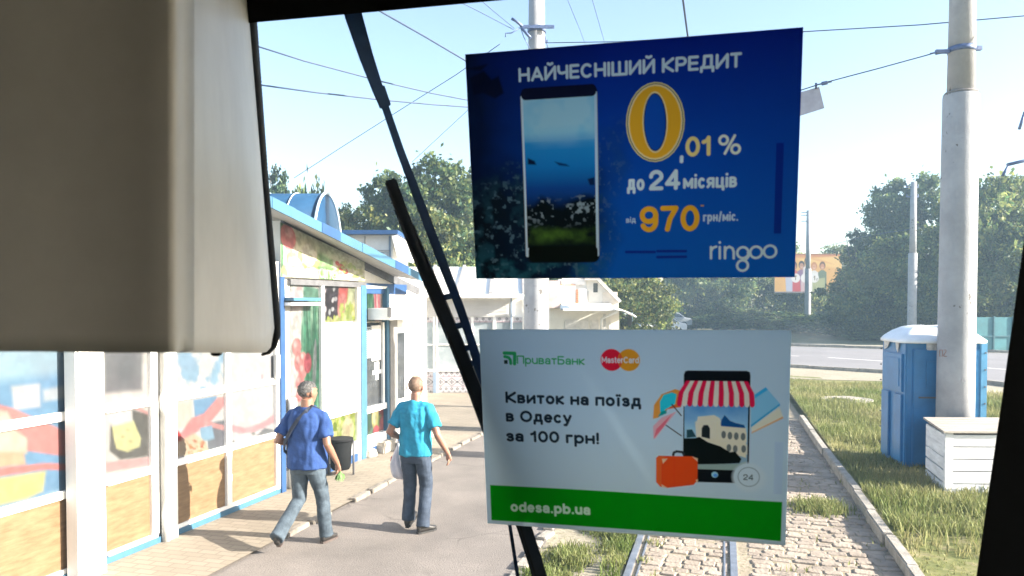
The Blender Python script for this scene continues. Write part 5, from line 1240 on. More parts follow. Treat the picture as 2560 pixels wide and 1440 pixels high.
# the painted number on it
m = MB()
def onpole(px, py):
    r = ray(px, py); A_, B_ = r.x ** 2 + r.y ** 2, -2 * (r.x * xp + r.y * YP); C_ = xp ** 2 + YP ** 2 - .257 ** 2
    t = (-B_ - math.sqrt(max(0, B_ * B_ - 4 * A_ * C_))) / (2 * A_); return EYE + r * t
for P in ([(2349, 875), (2356, 875), (2356, 891), (2349, 891), (2349, 875)], [(2359, 875), (2365, 875), (2365, 879), (2359, 888), (2359, 891), (2367, 891)]):
    m.tube([onpole(*q) for q in P], .004, 5)
PT('number', m, M('rust_red_paint', (.30, .12, .09), .7, .2), rp)
Y1 = 15.3
r1_, L1 = pole(X_(1341, Y1), Y1, .262, .24, .176, 5.5, 9.6, 'stepped concrete pole between the track and the shops, half hidden by the posters', (.0, 0), 0)
zb = Zp(1335, 76, Y1); m = MB(); m.box(L1(zb) + Vector((.03, -.2, 0)), (.62, .04, .06)); m.tube([L1(zb + .05), L1(zb - .05)], .185, 20); PT('bracket', m, fit, r1_)
m = MB(); c = L1(zb); m.tube([c + Vector((-.28, -.2, .0)), c + Vector((-.42, -.2, .12)), c + Vector((-.5, -.2, .16))], .03, 8); m.tube([c + Vector((-.3, -.2, -.02)), c + Vector((-.18, -.2, -.16)), c + Vector((-.12, -.2, -.22))], .03, 8); m.tube([c + Vector((-.34, -.2, -.02)), c + Vector((-.5, -.2, -.12)), c + Vector((-.62, -.2, -.13)), c + Vector((-.62, -.2, -.2))], .012, 6); m.tube([c + Vector((-.34, -.2, .03)), c + Vector((-.26, -.2, -.2)), c + Vector((-.1, -.2, -.5))], .008, 6)
PT('insulator', m, fit, r1_)
m = MB(); c2 = at(1365, 104, Y1); m.tube([at(1355, 58, Y1), at(1367, 108, Y1), at(1372, 124, Y1)], .012, 6); m.box(c2, (.07, .05, .05)); PT('drop_rod', m, fit, r1_)
rA, LA = pole(X_(2280, 46), 46, .262, .25, .19, 5.6, Zp(2280, 455, 46), 'far concrete pole with two cross pieces rising behind the blue toilet', z0=.1)
m = MB(); 
for py in (468, 492): c = at(2281, py, 46); m.box(c, (.75, .06, .06)); m.tube([c + Vector((-.34, 0, 0)), c + Vector((-.34, 0, .16))], .03, 6); m.tube([c + Vector((.34, 0, 0)), c + Vector((.34, 0, .16))], .03, 6)
PT('crossarm', m, fit, rA)
rB, LB = pole(X_(2019, 68), 68, .27, .26, .2, 5.6, Zp(2019, 526, 68), 'farthest concrete pole in front of the billboard')
m = MB()
for py in (531, 538, 553): m.box(at(2016, py, 68), (.95, .06, .07))
PT('crossarm', m, fit, rB)
rC, LC = pole(X_(1644, 43), 43, .26, .25, .19, 5.6, 9.5, 'concrete pole carrying a round sign seen between the two posters')
dgs = M('sign_back_grey', lin((120, 132, 146)), .5, .1)
m = MB(); c = at(1659, 741, 42.7); m.tube([c, c + Vector((.0, .03, 0))], .36, 24); PT('round_sign', m, dgs, rC)
m = MB(); c = at(1661, 777, 42.7); m.box(c, (.34, .04, .75)); PT('plate_sign', m, dgs, rC); m = MB(); c = at(1655, 760, 42.8); m.tube([c + Vector((0, 0, .9)), c + Vector((0, 0, -1.2))], .03, 6); PT('sign_bracket', m, fit, rC)
sgp = empty('bus_stop_sign', gr(1568, 872), 0, 'small pale blue stop sign on a thin post by the shop canopy', 'sign'); yq = sgp.location.y
m = MB(); c = at(1569, 810, yq); m.tube([(c.x, yq + .06, 0), (c.x, yq + .06, Zp(1569, 735, yq))], .09, 10); PT('post', m, greyp, sgp)
a = Art(.55, .9, 60, fk(170, 205, 222, g=2)); a.rect(.09, .12, .46, .62, fk(236, 244, 248, g=2)); a.poly([(.2, .2), (.36, .2), (.36, .5), (.28, .54), (.2, .5)], fk(40, 60, 78, g=2)); a.rect(.23, .27, .33, .36, fk(230, 236, 240, g=2)); a.line([(.1, .76), (.2, .7), (.3, .8), (.42, .72)], .04, fk(80, 120, 150, g=2))
ob = a.sheet('sign_face', vinyl, lambda u, v: Vector((c.x - .28 + .56 * u, yq - .05, Zp(1569, 768, yq) - .95 * v)), sgp, thick=(0, .03, 0)); ob.location = -sgp.location
def wire(name, P, r, label, group='overhead wires', sag=0):
    pts = [at(*q) for q in P] if sag == 0 else None
    if sag:
        A_, B_ = at(*P[0]), at(*P[-1]); pts = [A_.lerp(B_, i / 12) + Vector((0, 0, -sag * 4 * (i / 12) * (1 - i / 12))) for i in range(13)]
    m = MB(); m.tube(pts, r, 5); return tag(m.build('overhead_wire', wirem), label, 'wire', group)
wire('w', [(620, 108, 14), (760, 152, 15), (960, 205, 16), (1080, 233, 17), (1180, 252, 18), (1330, 270, 19)], .016, 'upper one of two dark cables sagging past the wiper towards the blue poster')
wire('w', [(620, 208, 15), (790, 231, 16), (960, 250, 17), (1080, 261, 18), (1180, 268, 19), (1330, 276, 20)], .018, 'lower one of two dark cables sagging past the wiper towards the blue poster')
wire('w', [(900, -2, 10), (960, 33, 11), (1060, 90, 12.5), (1170, 155, 14), (1330, 240, 16)], .016, 'dark cable dropping from the header to the top corner of the blue poster')
wire('w', [(735, 445, 30), (860, 364, 28), (1000, 275, 26), (1140, 187, 24), (1250, 110, 22)], .012, 'thin cable climbing from the tree tops across the wiper')
wire('w', [(1030, 405, 30), (1170, 275, 28), (1300, 150, 26)], .009, 'faint cable climbing behind the blue poster, right of the wiper')
wire('w', [(1120, -10, 12), (1200, 30, 14), (1284, 74, 15.1)], .008, 'lower thin stay wire running to the insulator on the half hidden pole')
wire('w', [(1190, -10, 12), (1240, 33, 14), (1286, 71, 15.1)], .007, 'upper thin stay wire running to the insulator on the half hidden pole')
wire('w', [(1365, 107, 15.2), (1550, 104, 15), (1800, 92, 14), (2010, 79, 13), (2300, 62, 12), (2600, 36, 11)], .009, 'long thin cross wire passing above the blue poster to the stepped pole')
m = MB(); dz = 5.45; m.tube([TP(s_, -.375, dz) for s_ in (3, 8, 14, 22, 34, 60, 90)], .011, 6); tag(m.build('overhead_wire', wirem), 'contact wire over the tram track, dropping behind the blue poster', 'wire', 'overhead wires')
wire('w', [(1415, -10, 14), (1450, 75, 18), (1470, 130, 22)], .006, 'faint wire just right of the half hidden pole'); wire('w', [(1478, -10, 14), (1512, 108, 20), (1530, 170, 24)], .006, 'faint wire between the half hidden pole and the contact wire')
wire('w', [(1900, 262, 12.2), (2000, 226, 12), (2060, 207, 11.8), (2200, 170, 11.6), (2338, 132, 11.5)], .009, 'span wire with turnbuckles between the hanging plate and the stepped pole')
wire('w', [(2050, 620, 60), (2170, 588, 50), (2300, 570, 46)], .02, 'faint far wire in front of the tree tops')
m = MB(); a_, b_ = at(2042, 212, 11.85), at(2080, 204, 11.78); m.tube([a_, a_.lerp(b_, .3), a_.lerp(b_, .32), a_.lerp(b_, .7), a_.lerp(b_, .72), b_], [.012, .012, .03, .03, .012, .012], 8); tag(m.build('turnbuckle', fit), 'turnbuckle on the span wire above the hanging plate', 'fitting')
m = MB(); a_, b_ = at(2325, 134, 11.5), at(2368, 127, 11.45); m.tube([a_, a_.lerp(b_, .3), a_.lerp(b_, .32), a_.lerp(b_, .95), b_], [.012, .012, .034, .03, .012], 8); tag(m.build('turnbuckle', fit), 'turnbuckle by the clamp of the stepped pole', 'fitting')
pl = empty('hanging_plate', at(2020, 222, 11.95), 0, 'bare grey plate hanging from the span wire beside the blue poster', 'plate')
m = MB(); m.extr([at(1975, 238, 11.95), at(2048, 217, 11.9), at(2061, 270, 11.9), at(1980, 296, 11.95)], (0, .02, 0)); PT('plate', m, M('zinc_plate', lin((150, 152, 166)), .5, .12, 5, metal=.1), pl)
m = MB(); m.tube([at(2040, 207, 11.88), at(2040, 222, 11.9)], .018, 6); PT('hook', m, fit, pl)
# a street lamp just outside the frame, its arms reaching in
lp = empty('street_lamp', (X_(2680, 16), 16, 0), 0, 'street lamp arms reaching in at the edge of the sky past the stepped pole', 'street lamp')
m = MB(); m.tube([(X_(2680, 16), 16, 0), (X_(2680, 16), 16, 7)], [.12, .08], 12); PT('post', m, greyp, lp)
for arm_, head_ in (([(2680, 380), (2560, 402), (2518, 412)], [(2520, 416), (2506, 440)]), ([(2680, 250), (2600, 240), (2566, 272)], [(2562, 280), (2548, 323)])):
    PT('arm', MB().tube([at(*q, 16) for q in arm_], .035, 8), fit, lp); PT('lamp_head', MB().tube([at(*q, 16) for q in head_], .03, 8), fit, lp)

# ================================================================== toilet, sand box, billboard, fence, cars
tl = empty('portable_toilet', (0, 0, 0), 0, 'blue portable toilet with a white domed roof standing in the grass', 'toilet')
cn = gr(2259, 1168, .08); bl_ = gr(2200, 1137, .08); A_ = Vector((bl_.x - cn.x, bl_.y - cn.y, 0)); a1 = A_.normalized(); a2 = Vector((a1.y, -a1.x, 0))
if a2.x < 0: a2 = -a2
dA = .98; wB = 1.2; tl.location = cn
Tq = lambda u, v, z: Vector((cn.x, cn.y, .06)) + a1 * u + a2 * v + Vector((0, 0, z))
tb = M('toilet_blue', (.020, .16, .36), .38, .14, 2.2, .06, 20); tb2 = M('toilet_blue_pale', (.10, .30, .50), .4, .16, 2.2, .06, 20)
HT = 1.98
m = MB(); m.hexa([Tq(.02, .02, 0), Tq(dA - .02, .02, 0), Tq(dA - .02, wB - .02, 0), Tq(.02, wB - .02, 0), Tq(.02, .02, HT), Tq(dA - .02, .02, HT), Tq(dA - .02, wB - .02, HT), Tq(.02, wB - .02, HT)]); PT('body', m, tb, tl, .015)
def tpan(name, u0, u1, z0, z1, side, t, mat, bevel=.01):
    m = MB()
    if side == 'a': m.hexa([Tq(u0, -t, z0), Tq(u1, -t, z0), Tq(u1, .03, z0), Tq(u0, .03, z0), Tq(u0, -t, z1), Tq(u1, -t, z1), Tq(u1, .03, z1), Tq(u0, .03, z1)])
    else: m.hexa([Tq(-t, u0, z0), Tq(-t, u1, z0), Tq(.03, u1, z0), Tq(.03, u0, z0), Tq(-t, u0, z1), Tq(-t, u1, z1), Tq(.03, u1, z1), Tq(.03, u0, z1)])
    return PT(name, m, mat, tl, bevel)
tpan('side_panel', .10, .88, 1.18, 1.78, 'a', .012, tb); tpan('side_panel', .18, .80, 1.25, 1.71, 'a', .02, tb); tpan('side_panel', .10, .40, .08, 1.14, 'a', .016, tb); tpan('side_panel', .60, .90, .08, 1.14, 'a', .016, tb)
tpan('door', .12, wB - .10, .06, 1.86, 'b', .014, tb); tpan('door_panel', .30, wB - .28, 1.25, 1.68, 'b', .024, tb); tpan('door_panel', .42, wB - .42, .2, .98, 'b', .022, tb); tpan('latch', .2, .48, 1.10, 1.125, 'b', .03, darkgrey, .002)
tpan('corner_trim', wB - .1, wB, .02, HT - .02, 'b', .02, tb2); tpan('paper_remains', .32, wB - .22, HT - .135, HT - .03, 'b', .017, M('torn_paper', (.5, .48, .45), .8, .3, 9), .001)
m = MB()
for i in range(7): m.box(Tq(dA - .02, -.004, .25 + i * .26), (.02, .02, .02)); m.box(Tq(-.022, wB - .03, .25 + i * .26), (.02, .02, .02))
PT('rivet', m, darkgrey, tl)
m = MB(); P = [(.22, .0), (.36, .0), (.33, -.12), (.27, -.17)]; Q_ = [(.58, 0), (.84, 0), (.82, -.15), (.70, -.12)]
for pp in (P, Q_): PT('paper_remains', MB().extr([Tq(u, -.004, HT - .02 + z) for u, z in pp], a2 * -.004), M('torn_paper', (.5, .48, .45)), tl)
rows = []
for (g_, z) in ((-.06, HT - .03), (-.065, HT + .01), (-.03, HT + .05), (.08, HT + .14), (.2, HT + .2), (.33, HT + .225), (.45, HT + .23)):
    r_ = []
    for k in range(24):
        t = 2 * math.pi * (k + .5) / 24; e = .35
        u = math.copysign(abs(math.cos(t)) ** e, math.cos(t)); v = math.copysign(abs(math.sin(t)) ** e, math.sin(t))
        r_.append(Tq(dA / 2 + u * max(.02, dA / 2 - g_), wB / 2 + v * max(.03, wB / 2 - g_), z + .012 * math.sin(5 * t) * (z > HT + .02)))
    rows.append(r_)
m = MB(); m.rings(rows); PT('roof', m, M('white_plastic', (.74, .76, .78), .4, .06, 3), tl)
m = MB(); m.tube([Tq(.30, .70, HT + .18), Tq(.30, .70, HT + .33)], .075, 14); PT('vent_pipe', m, M('vent_black', (.035, .037, .04), .6, .2), tl)

bx = empty('sand_box', gr(2362, 1235, .08), 0, 'white painted plank box with a bare wooden lid at the foot of the stepped pole', 'box')
n0 = gr(2362, 1235, .08); n0.z = .04; b0 = gr(2313, 1193, .08); b0.z = .04; e1 = (b0 - n0); e1.z = 0; dL = e1.length; e1.normalize(); e2 = Vector((1, -.03, 0)).normalized(); wL = 1.15
Bq = lambda u, v, z: n0 + e1 * u + e2 * v + Vector((0, 0, z))
wpl = M('white_planks', (.66, .66, .67), .6, .16, 3, .25, 50, stretch=(1, 1, 5)); HB = .86
m = MB(); m.hexa([Bq(.03, .03, 0), Bq(dL - .03, .03, 0), Bq(dL - .03, wL - .03, 0), Bq(.03, wL - .03, 0), Bq(.03, .03, HB), Bq(dL - .03, .03, HB + .02), Bq(dL - .03, wL - .03, HB + .02), Bq(.03, wL - .03, HB)]); PT('body', m, M('box_gap', (.12, .12, .12), .9), bx)
m = MB(); nb = 5
for i in range(nb):
    z0, z1 = .015 + i * (HB - .03) / nb, .015 + (i + 1) * (HB - .03) / nb - .012
    m.hexa([Bq(.0, .09, z0), Bq(.028, .09, z0), Bq(.028, wL, z0), Bq(0, wL, z0), Bq(.0, .09, z1), Bq(.028, .09, z1), Bq(.028, wL, z1), Bq(0, wL, z1)]); j = rnd.uniform(-.012, .012)
    m.hexa([Bq(.06, .0, z0 + j), Bq(dL, .0, z0 + j), Bq(dL, .028, z0 + j), Bq(.06, .028, z0 + j), Bq(.06, .0, z1 + j), Bq(dL, .0, z1 + j), Bq(dL, .028, z1 + j), Bq(.06, .028, z1 + j)])
PT('plank', m, wpl, bx, .003)
m = MB(); m.hexa([Bq(-.008, -.008, 0), Bq(.07, -.008, 0), Bq(.07, .1, 0), Bq(-.008, .1, 0), Bq(-.008, -.008, HB), Bq(.07, -.008, HB), Bq(.07, .1, HB), Bq(-.008, .1, HB)]); PT('corner_post', m, wpl, bx, .004)
m = MB(); nl_ = 6
for i in range(nl_):
    u0, u1 = -.04 + i * (dL + .06) / nl_, -.04 + (i + 1) * (dL + .06) / nl_ - .008; f_ = lambda u: HB + .005 + u * .03
    m.hexa([Bq(u0, -.04, f_(u0)), Bq(u1, -.04, f_(u1)), Bq(u1, wL, f_(u1)), Bq(u0, wL, f_(u0)), Bq(u0, -.04, f_(u0) + .028), Bq(u1, -.04, f_(u1) + .028), Bq(u1, wL, f_(u1) + .028), Bq(u0, wL, f_(u0) + .028)])
PT('lid', m, M('weathered_lid', (.30, .26, .22), .8, .25, 3, .4, 40, stretch=(.6, 5, 2), col2=(.42, .38, .33)), bx, .003)

YBB = 70
bb = empty('billboard', (X_(2045, YBB), YBB, 0), 0, 'large orange billboard with a smiling family standing before the trees', 'billboard')
def picBB(a, w, h):
    g2 = 2.6; c = lambda *q: fk(*q, g=g2)
    a.rect(0, 0, w, h, c(236, 190, 120)); a.rect(0, 0, w, .35, c(214, 150, 104), 1, .2); a.rect(0, .0, w, .12, c(170, 120, 90)); a.poly([(2.2, .5), (w, .2), (w, 1.4), (3, .9)], c(250, 214, 140), .8, .15)
    for i in range(6): a.line([(2.6 + i * .3, .2 + i * .05), (4.2 + i * .3, .7 + i * .06)], .04, c(222, 160, 100), .6)
    pe = [(1.85, 1.15, (196, 150, 120), (60, 50, 56), (206, 96, 96)), (2.55, 1.1, (200, 156, 132), (44, 40, 52), (150, 120, 160)), (3.1, .75, (196, 146, 120), (40, 36, 44), (226, 226, 232)), (3.75, 1.2, (222, 172, 142), (200, 140, 90), (232, 236, 240)), (4.55, 1.15, (214, 160, 130), (110, 76, 60), (120, 140, 120))]
    for x, y, sk_, hr, sh_ in pe: a.poly([(x - .42, h), (x - .4, y + .55), (x - .12, y + .35), (x + .12, y + .35), (x + .4, y + .55), (x + .42, h)], c(*sh_)); a.ell(x, y - .06, .29, .38, c(*hr)); a.ell(x, y + .05, .2, .28, c(*sk_)); a.line([(x - .07, y + .13), (x, y + .16), (x + .07, y + .13)], .03, c(250, 246, 240)); a.ell(x - .07, y - .02, .02, .02, c(40, 30, 30)); a.ell(x + .07, y - .02, .02, .02, c(40, 30, 30))
    a.poly([(1.0, 2.0), (1.6, 1.7), (2.2, 2.0), (2.1, h), (1.1, h)], c(196, 206, 232)); a.poly([(1.7, 2.3), (2.4, 2.3), (2.5, h), (1.7, h)], c(206, 92, 100)); a.poly([(2.5, 2.3), (3.4, 2.3), (3.4, h), (2.5, h)], c(214, 190, 200)); a.poly([(3.6, 2.4), (4.8, 2.2), (4.8, h), (3.6, h)], c(180, 190, 150))
    for i, x in enumerate((2.0, 2.9, 3.8)): a.ell(x, 2.25, .42, .42, c(240, 244, 250))
    a.text('Т', 1.85, 2.45, .42, c(120, 110, 80), .2); a.text('1', 3.7, 2.45, .42, c(120, 110, 80), .2); a.text('г', 4.0, 2.5, .3, c(120, 110, 80), .2)
bw, bh = 6.4, 3.5; bx0 = X_(1935, YBB); bz0 = Zp(1935, 729, YBB)
a = Art(bw, bh, 26, (.5, .4, .3)); picBB(a, bw, bh)
ob = a.sheet('poster_face', vinyl, lambda u, v: Vector((bx0 + bw * u, YBB - .1 + 2.4 * u * .25, bz0 + bh * (1 - v))), bb, thick=(0, .12, 0)); ob.location = -bb.location
m = MB(); m.tube([(bx0 + bw / 2, YBB + .5, 0), (bx0 + bw / 2, YBB + .5, bz0 + .3)], .22, 12); PT('post', m, darkgrey, bb)
m = MB(); wbox(m, bx0 - .08, bx0 + bw + .08, YBB - .2, YBB - .12, bz0 - .14, bz0 - .0); PT('frame', m, darkgrey, bb)

tf = empty('fence', gr(2490, 886), 0, 'teal sheet metal fence at the far side of the road', 'fence'); yt = tf.location.y
teal = M('teal_sheet', (.045, .18, .20), .5, .2, 1.5, .1, 20)
m = MB(); wbox(m, X_(2436, yt), X_(2700, yt), yt, yt + .08, .1, Zp(2490, 793, yt)); PT('sheet_panel', m, teal, tf)
m = MB(); 
for i in range(7): x = X_(2436, yt) + i * .95; wbox(m, x, x + .07, yt - .06, yt - .001, .1, Zp(2490, 791, yt))
wbox(m, X_(2436, yt), X_(2700, yt), yt - .05, yt - .002, Zp(2490, 842, yt), Zp(2490, 839, yt)); PT('post', m, M('teal_dark', (.03, .11, .13), .5, .2), tf)

def car(loc, rz, paint, label, name='parked_car'):
    root = empty(name, loc, rz, label, 'car', 'cars parked by the trees')
    pr = [(-2.1, .35), (-2.12, .75), (-2.0, .92), (-1.5, .98), (-.95, 1.42), (.55, 1.45), (1.25, .98), (1.95, .85), (2.12, .62), (2.12, .33), (1.7, .3), (-1.7, .3)]
    m = MB(); rows = []
    for y, k in ((-.86, .9), (-.8, .99), (0, 1.0), (.8, .99), (.86, .9)):
        rows.append([(x * (1 if z < 1 else .97), y * (1 if z < 1.0 else .8), .3 + (z - .3) * (k if z > 1 else 1)) for x, z in pr])
    o = m.rings(rows, 0, False).build('body', paint, root, .05)
    gl_ = M('car_glass', (.02, .03, .035), .08, .2, spec=.8)
    for sg in (-1, 1):
        m = MB(); m.extr([(-1.38, .83 * sg, 1.0), (1.05, .83 * sg, 1.0), (.5, .66 * sg, 1.38), (-.9, .66 * sg, 1.36)], (0, .03 * sg, 0)); m.build('side_window', gl_, root)
        for x in (-1.32, 1.36):
            m = MB(); m.tube([(x, sg * .66, .32), (x, sg * .885, .32)], .32, 18); w_ = m.build('wheel', rubber, root); m = MB(); m.tube([(x, sg * .88, .32), (x, sg * .9, .32)], .19, 14); m.build('rim', greyp, w_)
    for x, s_ in ((1.0, 1), (-1.25, -1)):
        m = MB(); m.extr([(x + .22 * s_, -.66, 1.02), (x + .22 * s_, .66, 1.02), (x - .28 * s_, .56, 1.4), (x - .28 * s_, -.56, 1.4)], (.04 * s_, 0, .03)); m.build('windscreen' if s_ > 0 else 'rear_window', gl_, root)
    for sg in (-.62, .62):
        m = MB(); m.box((2.1, sg, .7), (.08, .34, .14)); m.build('headlight', M('lamp_glass', (.7, .7, .68), .2), root); m = MB(); m.box((-2.1, sg, .78), (.08, .3, .14)); m.build('tail_light', M('tail_red', (.35, .03, .03), .3), root)
    return root
car((X_(1647, 62), 62, 0), R(195), M('white_car_paint', (.75, .75, .75), .25, .03), 'white car parked in front, right behind the sign pole')
car((X_(1668, 67), 67.5, 0.3), R(188), M('silver_car_paint', (.40, .42, .44), .25, .05, metal=.3), 'silver car parked behind the white one')

# ================================================================== trees
leafm = MC('tree_leaf', .5, .45, .35)
barkm = M('tree_bark', (.12, .10, .08), .9, .3, 6, .6, 30)
def make_crown(name, seed, rx, rz_, nclump, nleaf, lsz, cols, shape=1.0):
    r = random.Random(seed); V, Fc, C = [], [], []
    cl = []
    while len(cl) < nclump:
        p = Vector((r.uniform(-1, 1), r.uniform(-1, 1), r.uniform(-1, 1)))
        L = p.length
        if L > 1 or L < .42: continue
        nn = mnoise.noise(p * 1.7 + Vector((seed * 3.1, 0, 0)))
        if L > .80 + nn * .85: continue
        q = Vector((p.x * rx * (1 - .25 * max(0, p.z) * shape), p.y * rx * (1 - .25 * max(0, p.z) * shape), p.z * rz_)); cl.append((q, r.uniform(.35, .85) * rx * .21, r.uniform(.42, 1.6)))
    for q, cr, br in cl:
        for i in range(nleaf):
            d = Vector((r.gauss(0, 1), r.gauss(0, 1), r.gauss(0, .7))) * cr * .55; c = q + d
            n = Vector((r.gauss(0, 1), r.gauss(0, 1), r.gauss(.5, 1))).normalized(); t = n.orthogonal().normalized(); t = Matrix.Rotation(r.uniform(0, 6.28), 3, n) @ t; b = n.cross(t)
            s1 = lsz * r.uniform(.6, 1.3); s2 = s1 * r.uniform(.45, .7); k = len(V)
            V += [tuple(c - t * s1), tuple(c + b * s2 - t * s1 * .1), tuple(c + t * s1), tuple(c - b * s2 - t * s1 * .1)]; Fc.append((k, k + 1, k + 2, k + 3))
            col = np.array(cols[0]) * (1 - (u := r.random() ** 1.5)) + np.array(cols[1]) * u; C += [col * br * r.uniform(.8, 1.2)] * 4
    me = bpy.data.meshes.new(name); me.from_pydata(V, [], Fc); me.update()
    ca = me.color_attributes.new('Col', 'FLOAT_COLOR', 'POINT'); ca.data.foreach_set('color', np.hstack([np.array(C), np.ones((len(C), 1))]).astype(np.float32).ravel())
    me.materials.append(leafm); return me, cl
def make_trunk(seed, h0, cl, r0):
    r = random.Random(seed); m = MB(); m.tube([(0, 0, -.3), (.05, .02, h0 * .4), (-.04, .05, h0 * .8), (0, 0, h0 * 1.15)], [r0 * 1.3, r0, r0 * .75, r0 * .45], 10)
    for i in range(11):
        q = cl[r.randrange(len(cl))][0]; z0 = h0 * r.uniform(.45, 1.05); e = Vector((q.x, q.y, q.z + h0)); a_ = Vector((0, 0, z0))
        if e.z < z0 + .3: e.z = z0 + .5
        m.tube([a_, a_.lerp(e, .5) + Vector((0, 0, -.15)), e], [r0 * .35, r0 * .2, r0 * .07], 6)
    return m.mesh('trunk')
GREEN = [((.032, .075, .036), (.165, .195, .055)), ((.048, .095, .032), (.235, .235, .068)), ((.030, .070, .045), (.14, .185, .075))]
KIND = []
for i, (rx, rz_, ncl, nlf, ls, shp) in enumerate(((3.1, 4.2, 150, 170, .115, 1.2), (3.5, 3.3, 150, 170, .115, .6), (1.9, 3.6, 75, 120, .10, 1.8), (2.2, 1.5, 70, 150, .105, .2))):
    me, cl = make_crown('crown', 11 + i, rx, rz_, ncl, nlf, ls, GREEN[i % 3], shp); tr = make_trunk(5 + i, rz_ * 1.0, cl, .2 if i < 3 else .08)
    tr.materials.append(barkm); KIND.append((me, tr, rz_))
def tree(kind, px, pytop, Y, label, hs=1.0, ws_=None, base=0.0, drop=1.0, name='tree', grp='trees beyond the kiosks and the road'):
    """crown top on row pytop; drop = how much of the crown's height the trunk carries below it"""
    me, tr, rz_ = KIND[kind]; ztop = Zp(px, pytop, Y); tot = rz_ * (1 + drop) * 1.0
    k = (ztop - base) / (rz_ * 2.0); w_ = ws_ or k
    root = empty(name, (X_(px, Y), Y, base), rnd.uniform(0, 6.28), label, 'bush' if name == 'bush' else 'tree', grp)
    c = bpy.data.objects.new('crown', me); COL.objects.link(c); c.parent = root; c.location = (0, 0, rz_ * k * 1.0); c.scale = (w_, w_, k)
    t = bpy.data.objects.new('trunk', tr); COL.objects.link(t); t.parent = root; t.scale = (k, k, k)
    return root
TREES = [
 # behind the kiosks, from the housing to the blue poster
 (2, 706, 372, 36, 'thin pale tree top just right of the beige housing, above the skylight', .62), (3, 772, 440, 34, 'low sparse tree top over the barrel skylight', .8), (2, 640, 480, 38, 'tree hidden for the most part behind the beige housing', .7),
 (2, 862, 476, 38, 'slim tree at the right end of the barrel skylight', .7), (1, 915, 520, 34, 'dense round tree above the white upper storey', .8), (0, 955, 428, 36, 'tall tree whose top shows left of the wiper blade tip', .85),
 (1, 1010, 470, 40, 'broad tree seen between the wiper blade and the wiper rod', .9), (0, 1105, 386, 34, 'tall broad tree whose crown meets the left edge of the blue poster', 1.05), (1, 1180, 430, 38, 'tree half covered by the left edge of the blue poster', 1.0),
 (1, 1085, 520, 30, 'lower tree filling the gap right of the wiper rod above the far kiosk', .75), (0, 1290, 420, 40, 'tree hidden behind the dark half of the blue poster', 1.0), (1, 1400, 440, 42, 'tree hidden behind the picture of the phone', 1.1),
 (1, 1500, 520, 46, 'tree behind the shops, hidden by the blue poster', 1.0), (1, 1572, 640, 36, 'sunlit yellowish tree beside the gable of the shops', .62),
 # across the road
 (0, 1620, 560, 74, 'dark tree behind the parked cars, left of the sign pole', 1.3), (1, 1700, 540, 72, 'dark tree right of the round sign under the blue poster', 1.3), (0, 1790, 560, 70, 'dark tree between the posters, under the ringoo corner', 1.2), (1, 1862, 580, 77, 'dark tree left of the billboard edge', 1.2),
 (1, 1965, 600, 78, 'tree behind the billboard, nearest the blue poster', 1.2), (1, 2060, 612, 80, 'low tree line top above the middle of the billboard', 1.2), (2, 2145, 548, 62, 'slender tree with a thin top left of the big dark trees', .9),
 (1, 2176, 640, 58, 'pale green tree overlapping the right end of the billboard', .80), (0, 2215, 452, 60, 'tall dark tree left of the far pole with cross pieces', 1.25), (1, 2180, 590, 54, 'bushy mid green tree in front of the tall dark one', 1.0),
 (0, 2310, 432, 58, 'tall dark tree between the far pole and the stepped pole', 1.3), (1, 2290, 560, 52, 'broad tree behind the blue toilet roof', 1.1), (0, 2400, 440, 60, 'tree hidden behind the stepped pole', 1.2),
 (1, 2470, 425, 48, 'sunlit yellow green tree just right of the stepped pole', 1.25), (0, 2560, 450, 52, 'tree at the right edge against the black pillar', 1.3), (1, 2520, 560, 46, 'lower tree above the teal fence', .95), (1, 2650, 440, 50, 'tree mostly hidden behind the black pillar', 1.2), (1, 2390, 600, 50, 'green tree low beside the stepped pole', 1.0)]
for k, px, py, Y, lab, wsc in TREES: tree(k, px, py, Y, lab, ws_=wsc * (1.0 if k != 1 else 1.05))
for px, py, Y, lab, wsc in ((1640, 790, 78, 'dark bush behind the silver car', 1.5), (1740, 770, 70, 'dark bush between the posters, left one', 1.5), (1835, 765, 68, 'dark bush between the posters, right one', 1.6), (1950, 775, 69, 'dark bush under the left end of the billboard', 1.6), (2050, 785, 66, 'dark bush under the billboard behind the farthest pole', 1.6),
                         (2150, 740, 56, 'bush at the verge right of the billboard', 1.3), (2165, 826, 52, 'pale straw coloured bush on the verge left of the toilet', .7), (2240, 745, 54, 'bush behind the left end of the toilet roof', 1.3), (2335, 770, 52, 'bush behind the toilet vent pipe', 1.2), (2450, 755, 47, 'bush behind the left end of the teal fence', 1.0), (2540, 740, 46, 'bush behind the middle of the teal fence', 1.1), (2000, 800, 64, 'low bush just beyond the road left of the farthest pole', 1.3), (2090, 812, 58, 'low bush just beyond the road right of the farthest pole', 1.0), (1900, 800, 72, 'low dark bush between the white poster and the dark trees', 1.5), (1565, 800, 70, 'dark bush behind the stop sign', 1.4), (1700, 800, 74, 'low bush right of the parked cars', 1.2)):
    tree(3, px, py, Y, lab, ws_=wsc, name='bush', grp='bushes across the road')

